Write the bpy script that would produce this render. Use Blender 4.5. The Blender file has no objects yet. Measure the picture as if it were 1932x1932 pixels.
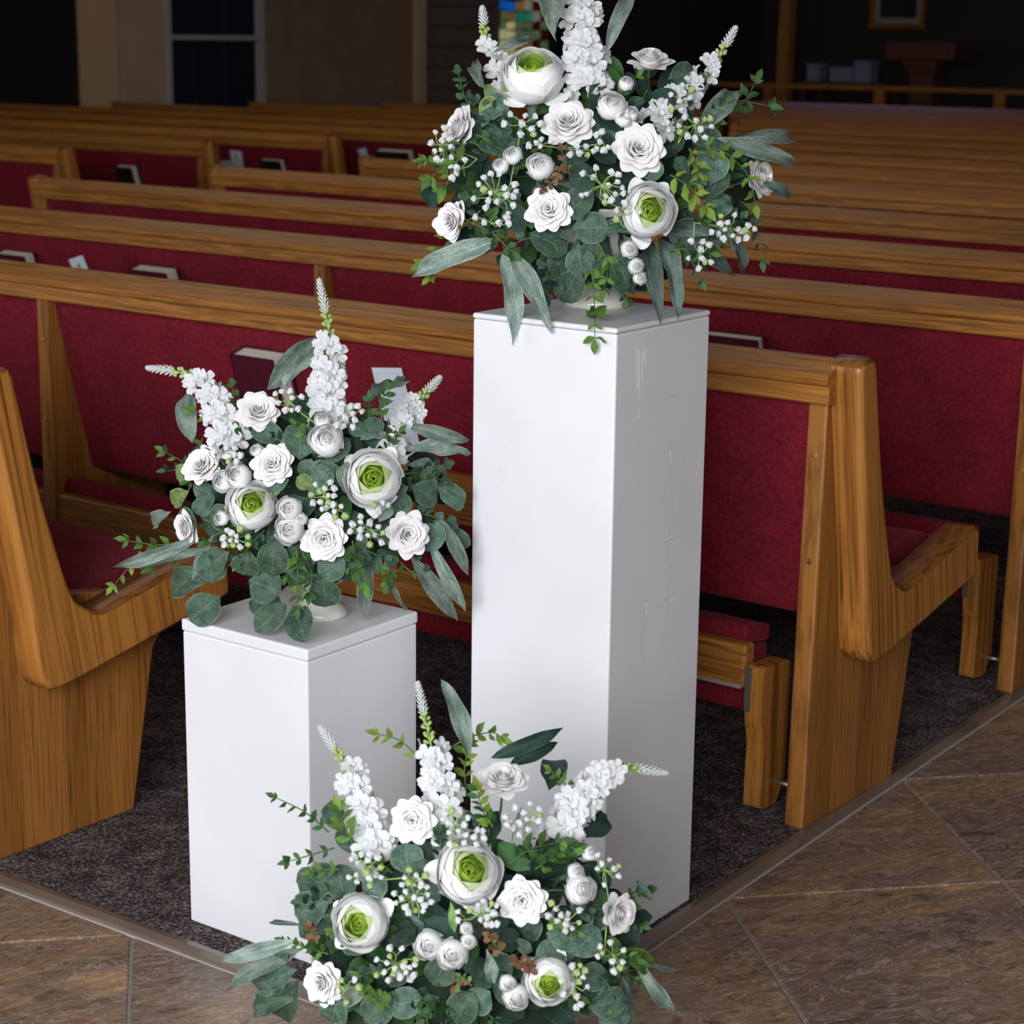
import bpy, math, random
from mathutils import Vector, Matrix
random.seed(7)
scene = bpy.context.scene
col = scene.collection

# ------------------------------------------------------------------ camera
FPX = 3752.39
PITCH, ROLL, HCAM = 0.2334438, 0.01186711, 1.28790446
fw = Vector((0, math.cos(PITCH), -math.sin(PITCH)))
r0 = Vector((1, 0, 0)); u0 = r0.cross(fw)
rt = math.cos(ROLL) * r0 + math.sin(ROLL) * u0
up = -math.sin(ROLL) * r0 + math.cos(ROLL) * u0
EYE = Vector((0, 0, HCAM))
cd = bpy.data.cameras.new('camera'); cam = bpy.data.objects.new('camera', cd); col.objects.link(cam)
cam.matrix_world = Matrix(((rt.x, up.x, -fw.x, 0), (rt.y, up.y, -fw.y, 0), (rt.z, up.z, -fw.z, HCAM), (0, 0, 0, 1)))
cd.sensor_width = 36; cd.lens = FPX / 1932 * 36; cd.clip_end = 80; cd.clip_start = .05
cd.dof.use_dof = True; cd.dof.focus_distance = 2.85; cd.dof.aperture_fstop = 8.5
scene.camera = cam
# ------------------------------------------------------------------ frame of the pews
TH = math.radians(52.34)
EV = Vector((math.cos(TH), math.sin(TH), 0)); RV = Vector((math.sin(TH), -math.cos(TH), 0))
PA = Vector((0.49210, 3.11896, 0)); ROTZ = TH - math.pi / 2
def W(R, e, z=0): return PA + EV * e + RV * R + Vector((0, 0, z))
# ------------------------------------------------------------------ world, light, exposure
w = bpy.data.worlds.new('world'); scene.world = w; w.use_nodes = True
w.node_tree.nodes['Background'].inputs[0].default_value = (.55, .65, .8, 1)
w.node_tree.nodes['Background'].inputs[1].default_value = .14
vs = scene.view_settings
vs.view_transform = 'Standard'; vs.look = 'None'; vs.gamma = 1; vs.use_curve_mapping = False
vs.exposure = 0.0
def area(name, loc, target, sx, sy, power, color):
    l = bpy.data.lights.new(name, 'AREA'); l.shape = 'RECTANGLE'; l.size = sx; l.size_y = sy
    l.energy = power; l.color = color
    o = bpy.data.objects.new(name, l); col.objects.link(o); o.location = loc
    o.rotation_euler = (Vector(target) - Vector(loc)).to_track_quat('-Z', 'Y').to_euler(); return o
# daylight through the glazed entrance behind and to the left of the photographer
area('entrance_daylight', (-1.35, -1.3, 1.8), (-.2, 2.7, .45), 2.4, 1.9, 200, (.92, .955, 1))
area('left_side_light', W(-5.6, -4.3, 2.0), W(-1.2, 0, .5), 2.0, 2.0, 75, (.92, .95, 1))  # weak unseen side light, kept to brighten left tiles and cast bouquet shadows
area('rear_fill_light', W(4.2, -5.2, 2.2), W(0, 0, .4), 3.0, 2.2, 100, (.90, .94, 1))  # added fill behind the camera, lifts the right-hand pedestal faces
area('nave_fill_light', W(-5.5, 4.5, 5.2), W(-5.0, 5.0, 0), 6, 5, 45, (1, .93, .84))  # added overhead fill so the distant pews do not fall too dark
area('clerestory_glow', W(-9.5, 17.5, 4.6), W(-3, 3, .6), 3.0, 1.4, 22, (.45, .42, 1))

# ------------------------------------------------------------------ materials
def newmat(name):
    m = bpy.data.materials.new(name); m.use_nodes = True
    nt = m.node_tree; return m, nt, nt.nodes['Principled BSDF'], nt.nodes['Material Output']
def N(nt, t, **k):
    n = nt.nodes.new(t)
    for a, b in k.items():
        if a in n.inputs.keys() if isinstance(a, str) else False: n.inputs[a].default_value = b
        else: setattr(n, a, b)
    return n
def ramp(nt, fac, stops):
    n = nt.nodes.new('ShaderNodeValToRGB'); cr = n.color_ramp
    while len(cr.elements) < len(stops): cr.elements.new(.5)
    for e_, (p, c) in zip(cr.elements, stops):
        e_.position = p; e_.color = (*c, 1) if len(c) == 3 else c
    nt.links.new(fac, n.inputs[0]); return n.outputs[0]
def mixc(nt, fac, a, b, mode='MIX'):
    n = nt.nodes.new('ShaderNodeMix'); n.data_type = 'RGBA'; n.blend_type = mode
    for s, v in ((0, fac), (6, a), (7, b)):
        if hasattr(v, 'links'): nt.links.new(v, n.inputs[s])
        else: n.inputs[s].default_value = v if s == 0 else (*v, 1)
    return n.outputs[2]
def math_(nt, op, a, b=0.0):
    n = nt.nodes.new('ShaderNodeMath'); n.operation = op
    for s, v in ((0, a), (1, b)):
        if hasattr(v, 'links'): nt.links.new(v, n.inputs[s])
        else: n.inputs[s].default_value = v
    return n.outputs[0]
def noise(nt, vec, scale, detail=4, rough=.55, dist=0):
    n = nt.nodes.new('ShaderNodeTexNoise'); n.inputs['Scale'].default_value = scale
    n.inputs['Detail'].default_value = detail; n.inputs['Roughness'].default_value = rough
    n.inputs['Distortion'].default_value = dist
    if vec is not None: nt.links.new(vec, n.inputs['Vector'])
    return n.outputs[0]
def coords(nt, scale=(1, 1, 1), kind='Object', rnd=True, rot=(0, 0, 0), lean=0.0, skew=0.0):
    tc = nt.nodes.new('ShaderNodeTexCoord'); mp = nt.nodes.new('ShaderNodeMapping')
    mp.inputs['Scale'].default_value = scale; mp.inputs['Rotation'].default_value = rot
    src = tc.outputs[kind]
    if lean or skew:                       # grain follows a leaning part: y + lean * z, x + skew * y
        sp = nt.nodes.new('ShaderNodeSeparateXYZ'); nt.links.new(src, sp.inputs[0]); cc = nt.nodes.new('ShaderNodeCombineXYZ')
        nt.links.new(math_(nt, 'ADD', sp.outputs[0], math_(nt, 'MULTIPLY', sp.outputs[1], skew)), cc.inputs[0])
        nt.links.new(math_(nt, 'ADD', sp.outputs[1], math_(nt, 'MULTIPLY', sp.outputs[2], lean)), cc.inputs[1])
        nt.links.new(sp.outputs[2], cc.inputs[2]); src = cc.outputs[0]
    nt.links.new(src, mp.inputs['Vector'])
    if rnd:
        oi = nt.nodes.new('ShaderNodeObjectInfo')
        v = math_(nt, 'MULTIPLY', oi.outputs['Random'], 37.0)
        cb = nt.nodes.new('ShaderNodeCombineXYZ')
        for i in range(3): nt.links.new(v, cb.inputs[i])
        nt.links.new(cb.outputs[0], mp.inputs['Location'])
    return mp.outputs[0]
def bump(nt, bsdf, h, strength, dist=.002):
    b = nt.nodes.new('ShaderNodeBump'); b.inputs['Strength'].default_value = strength
    b.inputs['Distance'].default_value = dist
    nt.links.new(h, b.inputs['Height']); nt.links.new(b.outputs[0], bsdf.inputs['Normal'])
def wood(name, axis, light=(.42, .170, .033), dark=(.12, .042, .008), rough=.42, shear=0.0, rfreq=75.0):
    m, nt, b, out = newmat(name)
    sc = [26, 26, 26]; sc[axis] = .9 if axis == 0 else .22
    v = coords(nt, tuple(sc), lean=shear)
    broad = noise(nt, v, 1.0, 3 if axis == 0 else 1, .5, .9 if axis == 0 else .25)
    rings = math_(nt, 'SINE', math_(nt, 'MULTIPLY', broad, rfreq))
    sc2 = [170, 170, 170]; sc2[axis] = 4.5
    fine = noise(nt, coords(nt, tuple(sc2), lean=shear), 1.0, 3, .6)
    c1 = ramp(nt, rings, [(0.0, tuple(.30 * d + .70 * l for d, l in zip(dark, light))), (.22, tuple(x * .90 for x in light)), (.6, light), (1.0, tuple(x * 1.08 for x in light))])
    fm = ramp(nt, fine, [(.36, (.42, .38, .35)), (.48, (1, 1, 1))])
    c2 = mixc(nt, .75, c1, fm, 'MULTIPLY')
    sc3 = [1.4, 1.4, 1.4]; sc3[axis] = .4
    pat = noise(nt, coords(nt, tuple(sc3)), 1.0, 2)
    c3 = mixc(nt, 1.0, c2, ramp(nt, pat, [(.3, (.8, .78, .74)), (.7, (1.08, 1.08, 1.08))]), 'MULTIPLY')
    if axis != 0:
        sc4 = [95, 95, 95]; sc4[axis] = 1.6
        mid = noise(nt, coords(nt, tuple(sc4), lean=shear), 1.0, 2, .5, .15)
        c3 = mixc(nt, 1.0, mixc(nt, 1.0, light, ramp(nt, pat, [(.3, (.85, .82, .8)), (.7, (1.05, 1.05, 1.05))]), 'MULTIPLY'), ramp(nt, mid, [(.30, (.42, .36, .30)), (.43, (.78, .74, .70)), (.52, (1, 1, 1))]), 'MULTIPLY')
        c3 = mixc(nt, .6, c3, fm, 'MULTIPLY')
    nt.links.new(c3, b.inputs['Base Color']); b.inputs['Roughness'].default_value = rough
    b.inputs['Specular IOR Level'].default_value = .3; b.inputs['Coat Weight'].default_value = .12; b.inputs['Coat Roughness'].default_value = .2
    bump(nt, b, fine, .25, .0008); return m
M = {}
M['oak_x'] = wood('oak_rail', 0); M['oak_z'] = wood('oak_upright', 2)
M['oak_y'] = wood('oak_deep', 1); M['oak_arm'] = wood('oak_arm', 2, shear=.175)
M['oak_dark'] = wood('oak_cap', 1, (.24, .09, .02), (.12, .04, .008), .3)
def staves():
    m, nt, b, out = newmat('oak_panel')
    tc = nt.nodes.new('ShaderNodeTexCoord'); sx = nt.nodes.new('ShaderNodeSeparateXYZ'); nt.links.new(tc.outputs['Object'], sx.inputs[0])
    idx = math_(nt, 'FLOOR', math_(nt, 'MULTIPLY', sx.outputs[1], 22.0))
    wn = nt.nodes.new('ShaderNodeTexWhiteNoise'); wn.noise_dimensions = '1D'; nt.links.new(idx, wn.inputs['W'])
    cb = nt.nodes.new('ShaderNodeCombineXYZ'); nt.links.new(math_(nt, 'MULTIPLY', sx.outputs[1], 200.0), cb.inputs[1])
    nt.links.new(math_(nt, 'MULTIPLY', sx.outputs[0], 60.0), cb.inputs[0])
    nt.links.new(math_(nt, 'ADD', math_(nt, 'MULTIPLY', sx.outputs[2], 6.0), math_(nt, 'MULTIPLY', wn.outputs[0], 50.0)), cb.inputs[2])
    fine = noise(nt, cb.outputs[0], 1, 4, .6)
    base = ramp(nt, wn.outputs[0], [(0, (.26, .10, .018)), (.5, (.31, .12, .023)), (1, (.37, .15, .03))])
    c2 = mixc(nt, .8, base, ramp(nt, fine, [(.35, (.40, .38, .35)), (.52, (1, 1, 1))]), 'MULTIPLY')
    nt.links.new(c2, b.inputs['Base Color']); b.inputs['Roughness'].default_value = .4
    b.inputs['Coat Weight'].default_value = .15
    bump(nt, b, fine, .2, .0006); return m
M['oak_panel'] = staves()
def fabric(name, c, c2):
    m, nt, b, out = newmat(name)
    v = coords(nt, (1, 1, 1), rnd=False)
    n1 = noise(nt, v, 420, 2, .7); n2 = noise(nt, v, 9, 4, .6); n3 = noise(nt, v, 130, 3, .7)
    s = math_(nt, 'ADD', math_(nt, 'MULTIPLY', n1, .45), math_(nt, 'ADD', math_(nt, 'MULTIPLY', n3, .45), math_(nt, 'MULTIPLY', n2, .25)))
    nt.links.new(ramp(nt, s, [(.40, c2), (.72, c)]), b.inputs['Base Color'])
    b.inputs['Roughness'].default_value = .95; b.inputs['Sheen Weight'].default_value = .06
    b.inputs['Sheen Tint'].default_value = (1, .5, .6, 1); b.inputs['Specular IOR Level'].default_value = .1
    bump(nt, b, math_(nt, 'ADD', n1, n3), .5, .0012); return m
M['fabric'] = fabric('burgundy_fabric', (.27, .018, .032), (.075, .0045, .009))
def carpet():
    m, nt, b, out = newmat('carpet')
    v = coords(nt, (1, 1, 1), rnd=False)
    n1 = noise(nt, v, 190, 3, .75, .6); n2 = noise(nt, v, 22, 3, .6); n3 = noise(nt, v, 420, 2, .6)
    s = math_(nt, 'ADD', math_(nt, 'MULTIPLY', n1, .75), math_(nt, 'ADD', math_(nt, 'MULTIPLY', n3, .15), math_(nt, 'MULTIPLY', n2, .2)))
    nt.links.new(ramp(nt, s, [(.49, (.030, .022, .024)), (.57, (.10, .078, .076)), (.66, (.34, .28, .25))]), b.inputs['Base Color'])
    b.inputs['Roughness'].default_value = 1; b.inputs['Specular IOR Level'].default_value = .05
    bump(nt, b, n1, 1.0, .004); return m
M['carpet'] = carpet()
def slate():
    m, nt, b, out = newmat('slate_tile')
    v = coords(nt, (1, 1, 1), rnd=True)
    va = coords(nt, (4.4, 7.5, 1), rnd=True, skew=-.8)
    big = noise(nt, coords(nt, (1.6, 2.6, 1), rnd=True, skew=-1.3), 1.0, 2, .5, .5)
    streak = noise(nt, va, 5, 6, .7, 1.3)
    base = ramp(nt, big, [(.25, (.17, .115, .085)), (.44, (.24, .16, .112)), (.53, (.32, .195, .11)), (.59, (.23, .155, .112)), (.632, (.52, .30, .14)), (.662, (.28, .19, .125)), (.69, (.14, .11, .10)), (.76, (.21, .155, .125))])
    sk = ramp(nt, streak, [(.34, (.45, .43, .42)), (.47, (1, 1, 1)), (.56, (1.0, 1.0, 1.0)), (.60, (1.9, 1.8, 1.7)), (.63, (1.0, 1.0, 1.0))])
    c = mixc(nt, 1.0, base, sk, 'MULTIPLY')
    vein = noise(nt, va, 2.4, 5, .6, 2.5)
    vf = ramp(nt, math_(nt, 'ABSOLUTE', math_(nt, 'SUBTRACT', vein, .5)), [(0, (1, 1, 1)), (.012, (0, 0, 0))])
    c = mixc(nt, math_(nt, 'MULTIPLY', vf, .9), c, (.55, .48, .42))
    c = mixc(nt, 1.0, c, (.84, .85, .88), 'MULTIPLY')
    nt.links.new(c, b.inputs['Base Color'])
    b.inputs['Roughness'].default_value = .36
    bump(nt, b, math_(nt, 'ADD', streak, math_(nt, 'MULTIPLY', noise(nt, v, 60, 4), .4)), .35, .004); return m
M['slate'] = slate()
def plain(name, c, rough=.5, metal=0, nscale=0, namt=.2, coat=0, emit=None, spec=None):
    m, nt, b, out = newmat(name)
    b.inputs['Base Color'].default_value = (*c, 1); b.inputs['Roughness'].default_value = rough
    b.inputs['Metallic'].default_value = metal; b.inputs['Coat Weight'].default_value = coat
    if spec is not None: b.inputs['Specular IOR Level'].default_value = spec
    if nscale:
        n = noise(nt, coords(nt), nscale, 4)
        nt.links.new(ramp(nt, n, [(.3, tuple(x * (1 - namt) for x in c)), (.7, c)]), b.inputs['Base Color'])
        bump(nt, b, n, .15, .001)
    if emit:
        b.inputs['Emission Color'].default_value = (*c, 1); b.inputs['Emission Strength'].default_value = emit
    return m
M['grout'] = plain('grout', (.30, .27, .24), .9, nscale=60)
M['trim_metal'] = plain('transition_strip', (.20, .15, .115), .38, .0, nscale=8, namt=.4, coat=.3)
M['caulk'] = plain('caulk_line', (.42, .37, .33), .7)
def painted():
    m, nt, b, out = newmat('white_paint')
    tc = coords(nt, (1, 1, 1), rnd=False)
    n = noise(nt, coords(nt, (60, 60, 2.5), rnd=False), 1, 4, .6); n2 = noise(nt, tc, 5, 3)
    vor = nt.nodes.new('ShaderNodeTexNoise'); mp = coords(nt, (30, 30, 2.0), rnd=True, rot=(.25, .2, 0)); nt.links.new(mp, vor.inputs['Vector'])
    vor.inputs['Scale'].default_value = 1.6; vor.inputs['Detail'].default_value = 1
    line = ramp(nt, math_(nt, 'ABSOLUTE', math_(nt, 'SUBTRACT', vor.outputs[0], .69)), [(0, (1, 1, 1)), (.0025, (0, 0, 0))])
    c = ramp(nt, n2, [(.3, (.74, .735, .75)), (.7, (.80, .795, .81))])
    c = mixc(nt, math_(nt, 'MULTIPLY', line, .10), c, (.38, .35, .32))
    nt.links.new(c, b.inputs['Base Color']); b.inputs['Roughness'].default_value = .38
    bump(nt, b, n, .12, .001); return m
M['paint'] = painted()
M['ceramic'] = plain('cream_ceramic', (.80, .77, .70), .15, coat=.6)
def petalmat(name, c, c2=None, tr=.32, ns=5):
    m, nt, b, out = newmat(name)
    n = noise(nt, coords(nt), ns, 3)
    cc = ramp(nt, n, [(.3, c2 or tuple(x * .93 for x in c)), (.7, c)])
    nt.links.new(cc, b.inputs['Base Color']); b.inputs['Roughness'].default_value = .7
    b.inputs['Specular IOR Level'].default_value = .2
    t = nt.nodes.new('ShaderNodeBsdfTranslucent'); nt.links.new(cc, t.inputs[0])
    mx = nt.nodes.new('ShaderNodeMixShader'); mx.inputs[0].default_value = tr
    nt.links.new(b.outputs[0], mx.inputs[1]); nt.links.new(t.outputs[0], mx.inputs[2]); nt.links.new(mx.outputs[0], out.inputs[0])
    bump(nt, b, noise(nt, coords(nt, (40, 40, 3)), 1, 3), .15, .002)
    return m
M['petal'] = petalmat('white_petal', (.92, .89, .89), (.89, .85, .84), .14)
M['petal_cool'] = petalmat('cool_white_petal', (.90, .90, .92), (.84, .85, .84))
M['petal_thick'] = petalmat('thick_white_petal', (.94, .94, .94), (.90, .90, .88), .07)
M['petal_pale'] = petalmat('pale_green_petal', (.86, .90, .66), (.72, .82, .42))
M['petal_green'] = petalmat('lime_petal', (.50, .66, .10), (.34, .52, .05))
M['bud_green'] = petalmat('green_bud', (.62, .75, .36), (.45, .62, .18))
M['stem_pale'] = petalmat('pale_stem', (.42, .60, .22), (.30, .5, .15), .1)
M['stem'] = plain('green_stem', (.09, .16, .05), .55, nscale=30)
M['stem_brown'] = plain('brown_stem', (.10, .075, .04), .6, nscale=30)
M['foam'] = plain('floral_foam', (.012, .028, .012), .95, nscale=40)
def leafmat(name, base, pale, rim, mottle=1.0, tr=.15, rough=.55, scale=14):
    m, nt, b, out = newmat(name)
    uv = nt.nodes.new('ShaderNodeUVMap'); sx = nt.nodes.new('ShaderNodeSeparateXYZ'); nt.links.new(uv.outputs[0], sx.inputs[0])
    au = math_(nt, 'ABSOLUTE', math_(nt, 'SUBTRACT', sx.outputs[0], .5))      # 0 midrib, .5 edge
    v = coords(nt, (1, 1, 1))
    vo = nt.nodes.new('ShaderNodeTexVoronoi'); vo.feature = 'DISTANCE_TO_EDGE'; vo.inputs['Scale'].default_value = scale
    wob = nt.nodes.new('ShaderNodeTexNoise'); wob.inputs['Scale'].default_value = 8; nt.links.new(v, wob.inputs['Vector'])
    vv = nt.nodes.new('ShaderNodeVectorMath'); vv.operation = 'ADD'; nt.links.new(v, vv.inputs[0])
    sc = nt.nodes.new('ShaderNodeVectorMath'); sc.operation = 'SCALE'; sc.inputs[3].default_value = .12; nt.links.new(wob.outputs[1], sc.inputs[0]); nt.links.new(sc.outputs[0], vv.inputs[1])
    nt.links.new(vv.outputs[0], vo.inputs['Vector'])
    n1 = noise(nt, v, 3.5, 4, .7)
    net = ramp(nt, vo.outputs[0], [(.0, (0, 0, 0)), (.10, (1, 1, 1))])
    f = math_(nt, 'MULTIPLY', net, math_(nt, 'MULTIPLY', ramp(nt, n1, [(.35, (0, 0, 0)), (.62, (1, 1, 1))]), .8 * mottle))
    c = mixc(nt, f, base, pale)
    rb = ramp(nt, au, [(0, (1, 1, 1)), (.022, (0, 0, 0)), (.44, (0, 0, 0)), (.5, (1, 1, 1))])
    c = mixc(nt, math_(nt, 'MULTIPLY', rb, .65), c, rim)
    oi = nt.nodes.new('ShaderNodeObjectInfo')
    hsv = nt.nodes.new('ShaderNodeHueSaturation'); nt.links.new(c, hsv.inputs['Color'])
    nt.links.new(math_(nt, 'ADD', .72, math_(nt, 'MULTIPLY', oi.outputs['Random'], .55)), hsv.inputs['Value'])
    nt.links.new(math_(nt, 'ADD', .485, math_(nt, 'MULTIPLY', oi.outputs['Random'], .03)), hsv.inputs['Hue'])
    nt.links.new(hsv.outputs[0], b.inputs['Base Color']); b.inputs['Roughness'].default_value = rough
    b.inputs['Specular IOR Level'].default_value = .35
    t = nt.nodes.new('ShaderNodeBsdfTranslucent'); nt.links.new(hsv.outputs[0], t.inputs[0])
    mx = nt.nodes.new('ShaderNodeMixShader'); mx.inputs[0].default_value = tr
    nt.links.new(b.outputs[0], mx.inputs[1]); nt.links.new(t.outputs[0], mx.inputs[2]); nt.links.new(mx.outputs[0], out.inputs[0])
    bump(nt, b, vo.outputs[0], .25, .03); return m
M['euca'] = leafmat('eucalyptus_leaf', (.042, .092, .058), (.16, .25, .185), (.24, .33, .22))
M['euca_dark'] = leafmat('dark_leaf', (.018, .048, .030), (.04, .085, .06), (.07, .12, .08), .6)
M['willow'] = leafmat('willow_leaf', (.11, .18, .14), (.42, .50, .43), (.48, .58, .48), 1.25, scale=26)
M['willow_dark'] = leafmat('dark_willow_leaf', (.06, .10, .08), (.19, .26, .22), (.22, .30, .25), 1.2, scale=26)
M['ruscus'] = leafmat('fresh_leaf', (.10, .21, .035), (.17, .32, .06), (.26, .40, .12), .5, .25)
M['ruscus_dark'] = leafmat('green_leaf', (.045, .12, .03), (.08, .17, .05), (.14, .24, .09), .5, .2)
M['lime_leaf'] = leafmat('lime_leaf', (.21, .33, .045), (.30, .45, .07), (.36, .5, .15), .5, .3)
M['lime_euca'] = leafmat('mottled_lime_leaf', (.12, .22, .06), (.36, .50, .16), (.40, .52, .24), 1.2, .25)
M['bronze_leaf'] = leafmat('bronze_leaf', (.22, .10, .05), (.36, .20, .10), (.4, .26, .14), .5, .25)
M['grey_leaf'] = leafmat('pale_back_leaf', (.22, .29, .22), (.30, .38, .30), (.40, .46, .38), .5, .2)

# ------------------------------------------------------------------ mesh helpers
def mesh(name, v, f, mat, smooth=False, uvs=None, bevel=0):
    me = bpy.data.meshes.new(name); me.from_pydata([tuple(p) for p in v], [], f)
    if uvs:
        l = me.uv_layers.new(name='UVMap')
        for lp in me.loops: l.data[lp.index].uv = uvs[lp.vertex_index]
    for m_ in (mat if isinstance(mat, (list, tuple)) else [mat]): me.materials.append(m_)
    if smooth: me.polygons.foreach_set('use_smooth', [True] * len(me.polygons))
    me.update(); return me
def link(name, me, parent=None, mw=None, loc=None):
    o = bpy.data.objects.new(name, me); col.objects.link(o)
    if parent is not None: o.parent = parent
    if mw is not None: o.matrix_local = mw
    if loc is not None: o.location = loc
    return o
def bevelmod(o, wdt, seg=2):
    b = o.modifiers.new('bevel', 'BEVEL'); b.width = wdt; b.segments = seg; b.limit_method = 'ANGLE'; b.angle_limit = .6
    return o
def tag(o, label=None, cat=None, group=None, kind=None):
    for k, v_ in (('label', label), ('category', cat), ('group', group), ('kind', kind)):
        if v_: o[k] = v_
    return o
def empty(name, loc, rz=0):
    o = bpy.data.objects.new(name, None); col.objects.link(o); o.location = loc; o.rotation_euler = (0, 0, rz); o.empty_display_size = .1
    return o
def boxdata(x0, x1, y0, y1, z0, z1, base=0):
    v = [(x0, y0, z0), (x1, y0, z0), (x1, y1, z0), (x0, y1, z0), (x0, y0, z1), (x1, y0, z1), (x1, y1, z1), (x0, y1, z1)]
    f = [(0, 3, 2, 1), (4, 5, 6, 7), (0, 1, 5, 4), (1, 2, 6, 5), (2, 3, 7, 6), (3, 0, 4, 7)]
    return v, [tuple(i + base for i in q) for q in f]
def boxes(name, lst, mat):
    V, F = [], []
    for b in lst:
        v, f = boxdata(*b, base=len(V)); V += v; F += f
    return mesh(name, V, F, mat)
def extrude_x(name, prof, x0, x1, mat, smooth=False):
    n = len(prof)                              # prof is (y, z), counter-clockwise seen from +x
    V = [(x0, y, z) for y, z in prof] + [(x1, y, z) for y, z in prof]
    F = [tuple(range(n))[::-1], tuple(range(n, 2 * n))] + [(i, (i + 1) % n, n + (i + 1) % n, n + i) for i in range(n)]
    return mesh(name, V, F, mat, smooth)
def rounded(pts, rad, seg=4):
    out = []; n = len(pts)
    for i, p in enumerate(pts):
        r_ = rad[i] if isinstance(rad, (list, tuple)) else rad
        a, b, c = Vector(pts[i - 1]), Vector(p), Vector(pts[(i + 1) % n])
        if r_ <= 0: out.append(tuple(b)); continue
        d1, d2 = (a - b), (c - b); l1 = min(r_, d1.length * .48); l2 = min(r_, d2.length * .48)
        q1, q2 = b + d1.normalized() * l1, b + d2.normalized() * l2
        for k in range(seg + 1):
            t = k / seg; out.append(tuple(q1 * (1 - t) ** 2 + b * 2 * t * (1 - t) + q2 * t * t))
    return out
def tube(V, F, pts, rad, n=5):
    base = len(V); up_ = Vector((.13, .29, .95))
    for i, p in enumerate(pts):
        p = Vector(p); a = Vector(pts[max(i - 1, 0)]); b = Vector(pts[min(i + 1, len(pts) - 1)])
        d = (b - a)
        d = d.normalized() if d.length > 1e-9 else Vector((0, 0, 1))
        x = d.cross(up_); x = x.normalized() if x.length > 1e-4 else Vector((1, 0, 0)); y = d.cross(x)
        r_ = rad[i] if isinstance(rad, (list, tuple)) else rad
        for k in range(n):
            an = 2 * math.pi * k / n; V.append(p + x * math.cos(an) * r_ + y * math.sin(an) * r_)
    for i in range(len(pts) - 1):
        for k in range(n):
            a = base + i * n + k; b = base + i * n + (k + 1) % n; F.append((a, b, b + n, a + n))
def lathe(name, prof, mat, n=40):
    V = []; F = []
    for r_, z in prof:
        for k in range(n): V.append((r_ * math.cos(2 * math.pi * k / n), r_ * math.sin(2 * math.pi * k / n), z))
    for i in range(len(prof) - 1):
        for k in range(n):
            a = i * n + k; b = i * n + (k + 1) % n; F.append((a, b, b + n, a + n))
    F.append(tuple(range(n))[::-1]); return mesh(name, V, F, mat, True)

# ------------------------------------------------------------------ floor: carpet corner, strips, slate tiles
GX, GY, GA, GS = 0.3378, 2.8513, 0.1687, 0.4513
U = Vector((math.cos(GA), math.sin(GA), 0)); Vv = Vector((-math.sin(GA), math.cos(GA), 0))
N1 = Vector((GX, GY, 0)); K = N1 - GS * (U + Vv)
dL = (Vv - U).normalized(); dR = (U + Vv).normalized()
fl = mesh('floor', [(-22, -14, -.06), (22, -14, -.06), (22, 34, -.06), (-22, 34, -.06), (-22, -14, -.0035), (22, -14, -.0035), (22, 34, -.0035), (-22, 34, -.0035)],
          [(0, 3, 2, 1), (4, 5, 6, 7), (0, 1, 5, 4), (1, 2, 6, 5), (2, 3, 7, 6), (3, 0, 4, 7)], M['grout'])
floor = tag(link('floor', fl), 'tiled floor with pale grout around a carpeted seating area', kind='structure')
cv = [K, K + dR * 40, K + dR * 40 + dL * 30, K + dL * 30]
cpt = mesh('carpet_area', [p + Vector((0, 0, -.003)) for p in cv] + [p + Vector((0, 0, .004)) for p in cv],
           [(0, 3, 2, 1), (4, 5, 6, 7), (0, 1, 5, 4), (1, 2, 6, 5), (2, 3, 7, 6), (3, 0, 4, 7)], M['carpet'])
tag(link('floor_carpet', cpt), 'dark flecked brown carpet under the pews', kind='structure')
gw = .0028
def tilemesh(poly, name):
    c = Vector((sum(p[0] for p in poly) / len(poly), sum(p[1] for p in poly) / len(poly)))
    def inset(p, d):
        return p
    n = len(poly); ins = []
    for dd in (gw, gw + .0022):
        ring = []
        for i in range(n):
            a, b, c_ = Vector(poly[i - 1]), Vector(poly[i]), Vector(poly[(i + 1) % n])
            n1 = Vector((-(b - a).y, (b - a).x)).normalized(); n2 = Vector((-(c_ - b).y, (c_ - b).x)).normalized()
            bis = (n1 + n2).normalized(); ring.append(b + bis * dd / max(.3, bis.dot(n1)))
        ins.append(ring)
    V = [(p.x, p.y, -.0035) for p in ins[0]] + [(p.x, p.y, -.0016) for p in ins[0]] + [(p.x, p.y, 0) for p in ins[1]]
    F = [tuple(range(2 * n, 3 * n))]
    for l in (0, 1):
        for i in range(n): F.append((l * n + i, l * n + (i + 1) % n, (l + 1) * n + (i + 1) % n, (l + 1) * n + i))
    return mesh(name, V, F, M['slate'])
sq = tilemesh([(0, 0), (GS, 0), (GS, GS), (0, GS)], 'tile_square')
tr1 = tilemesh([(0, 0), (GS, 0), (GS, GS)], 'tile_half_right')
tr2 = tilemesh([(0, 0), (GS, 0), (0, GS)], 'tile_half_left')
for i in range(-6, 8):
    for j in range(-7, 8):
        if j + 1 <= -i - 1 + 1 and i < 0 and j < -i - 1: me_ = sq
        elif i < 0: me_ = tr2 if j == -i - 1 else None
        elif j < i: me_ = sq
        elif j == i: me_ = tr1
        else: me_ = None
        if me_ is None: continue
        p = K + U * GS * i + Vv * GS * j
        t = link('tile', me_, floor, Matrix.Translation(p) @ Matrix.Rotation(GA, 4, 'Z'))
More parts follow.
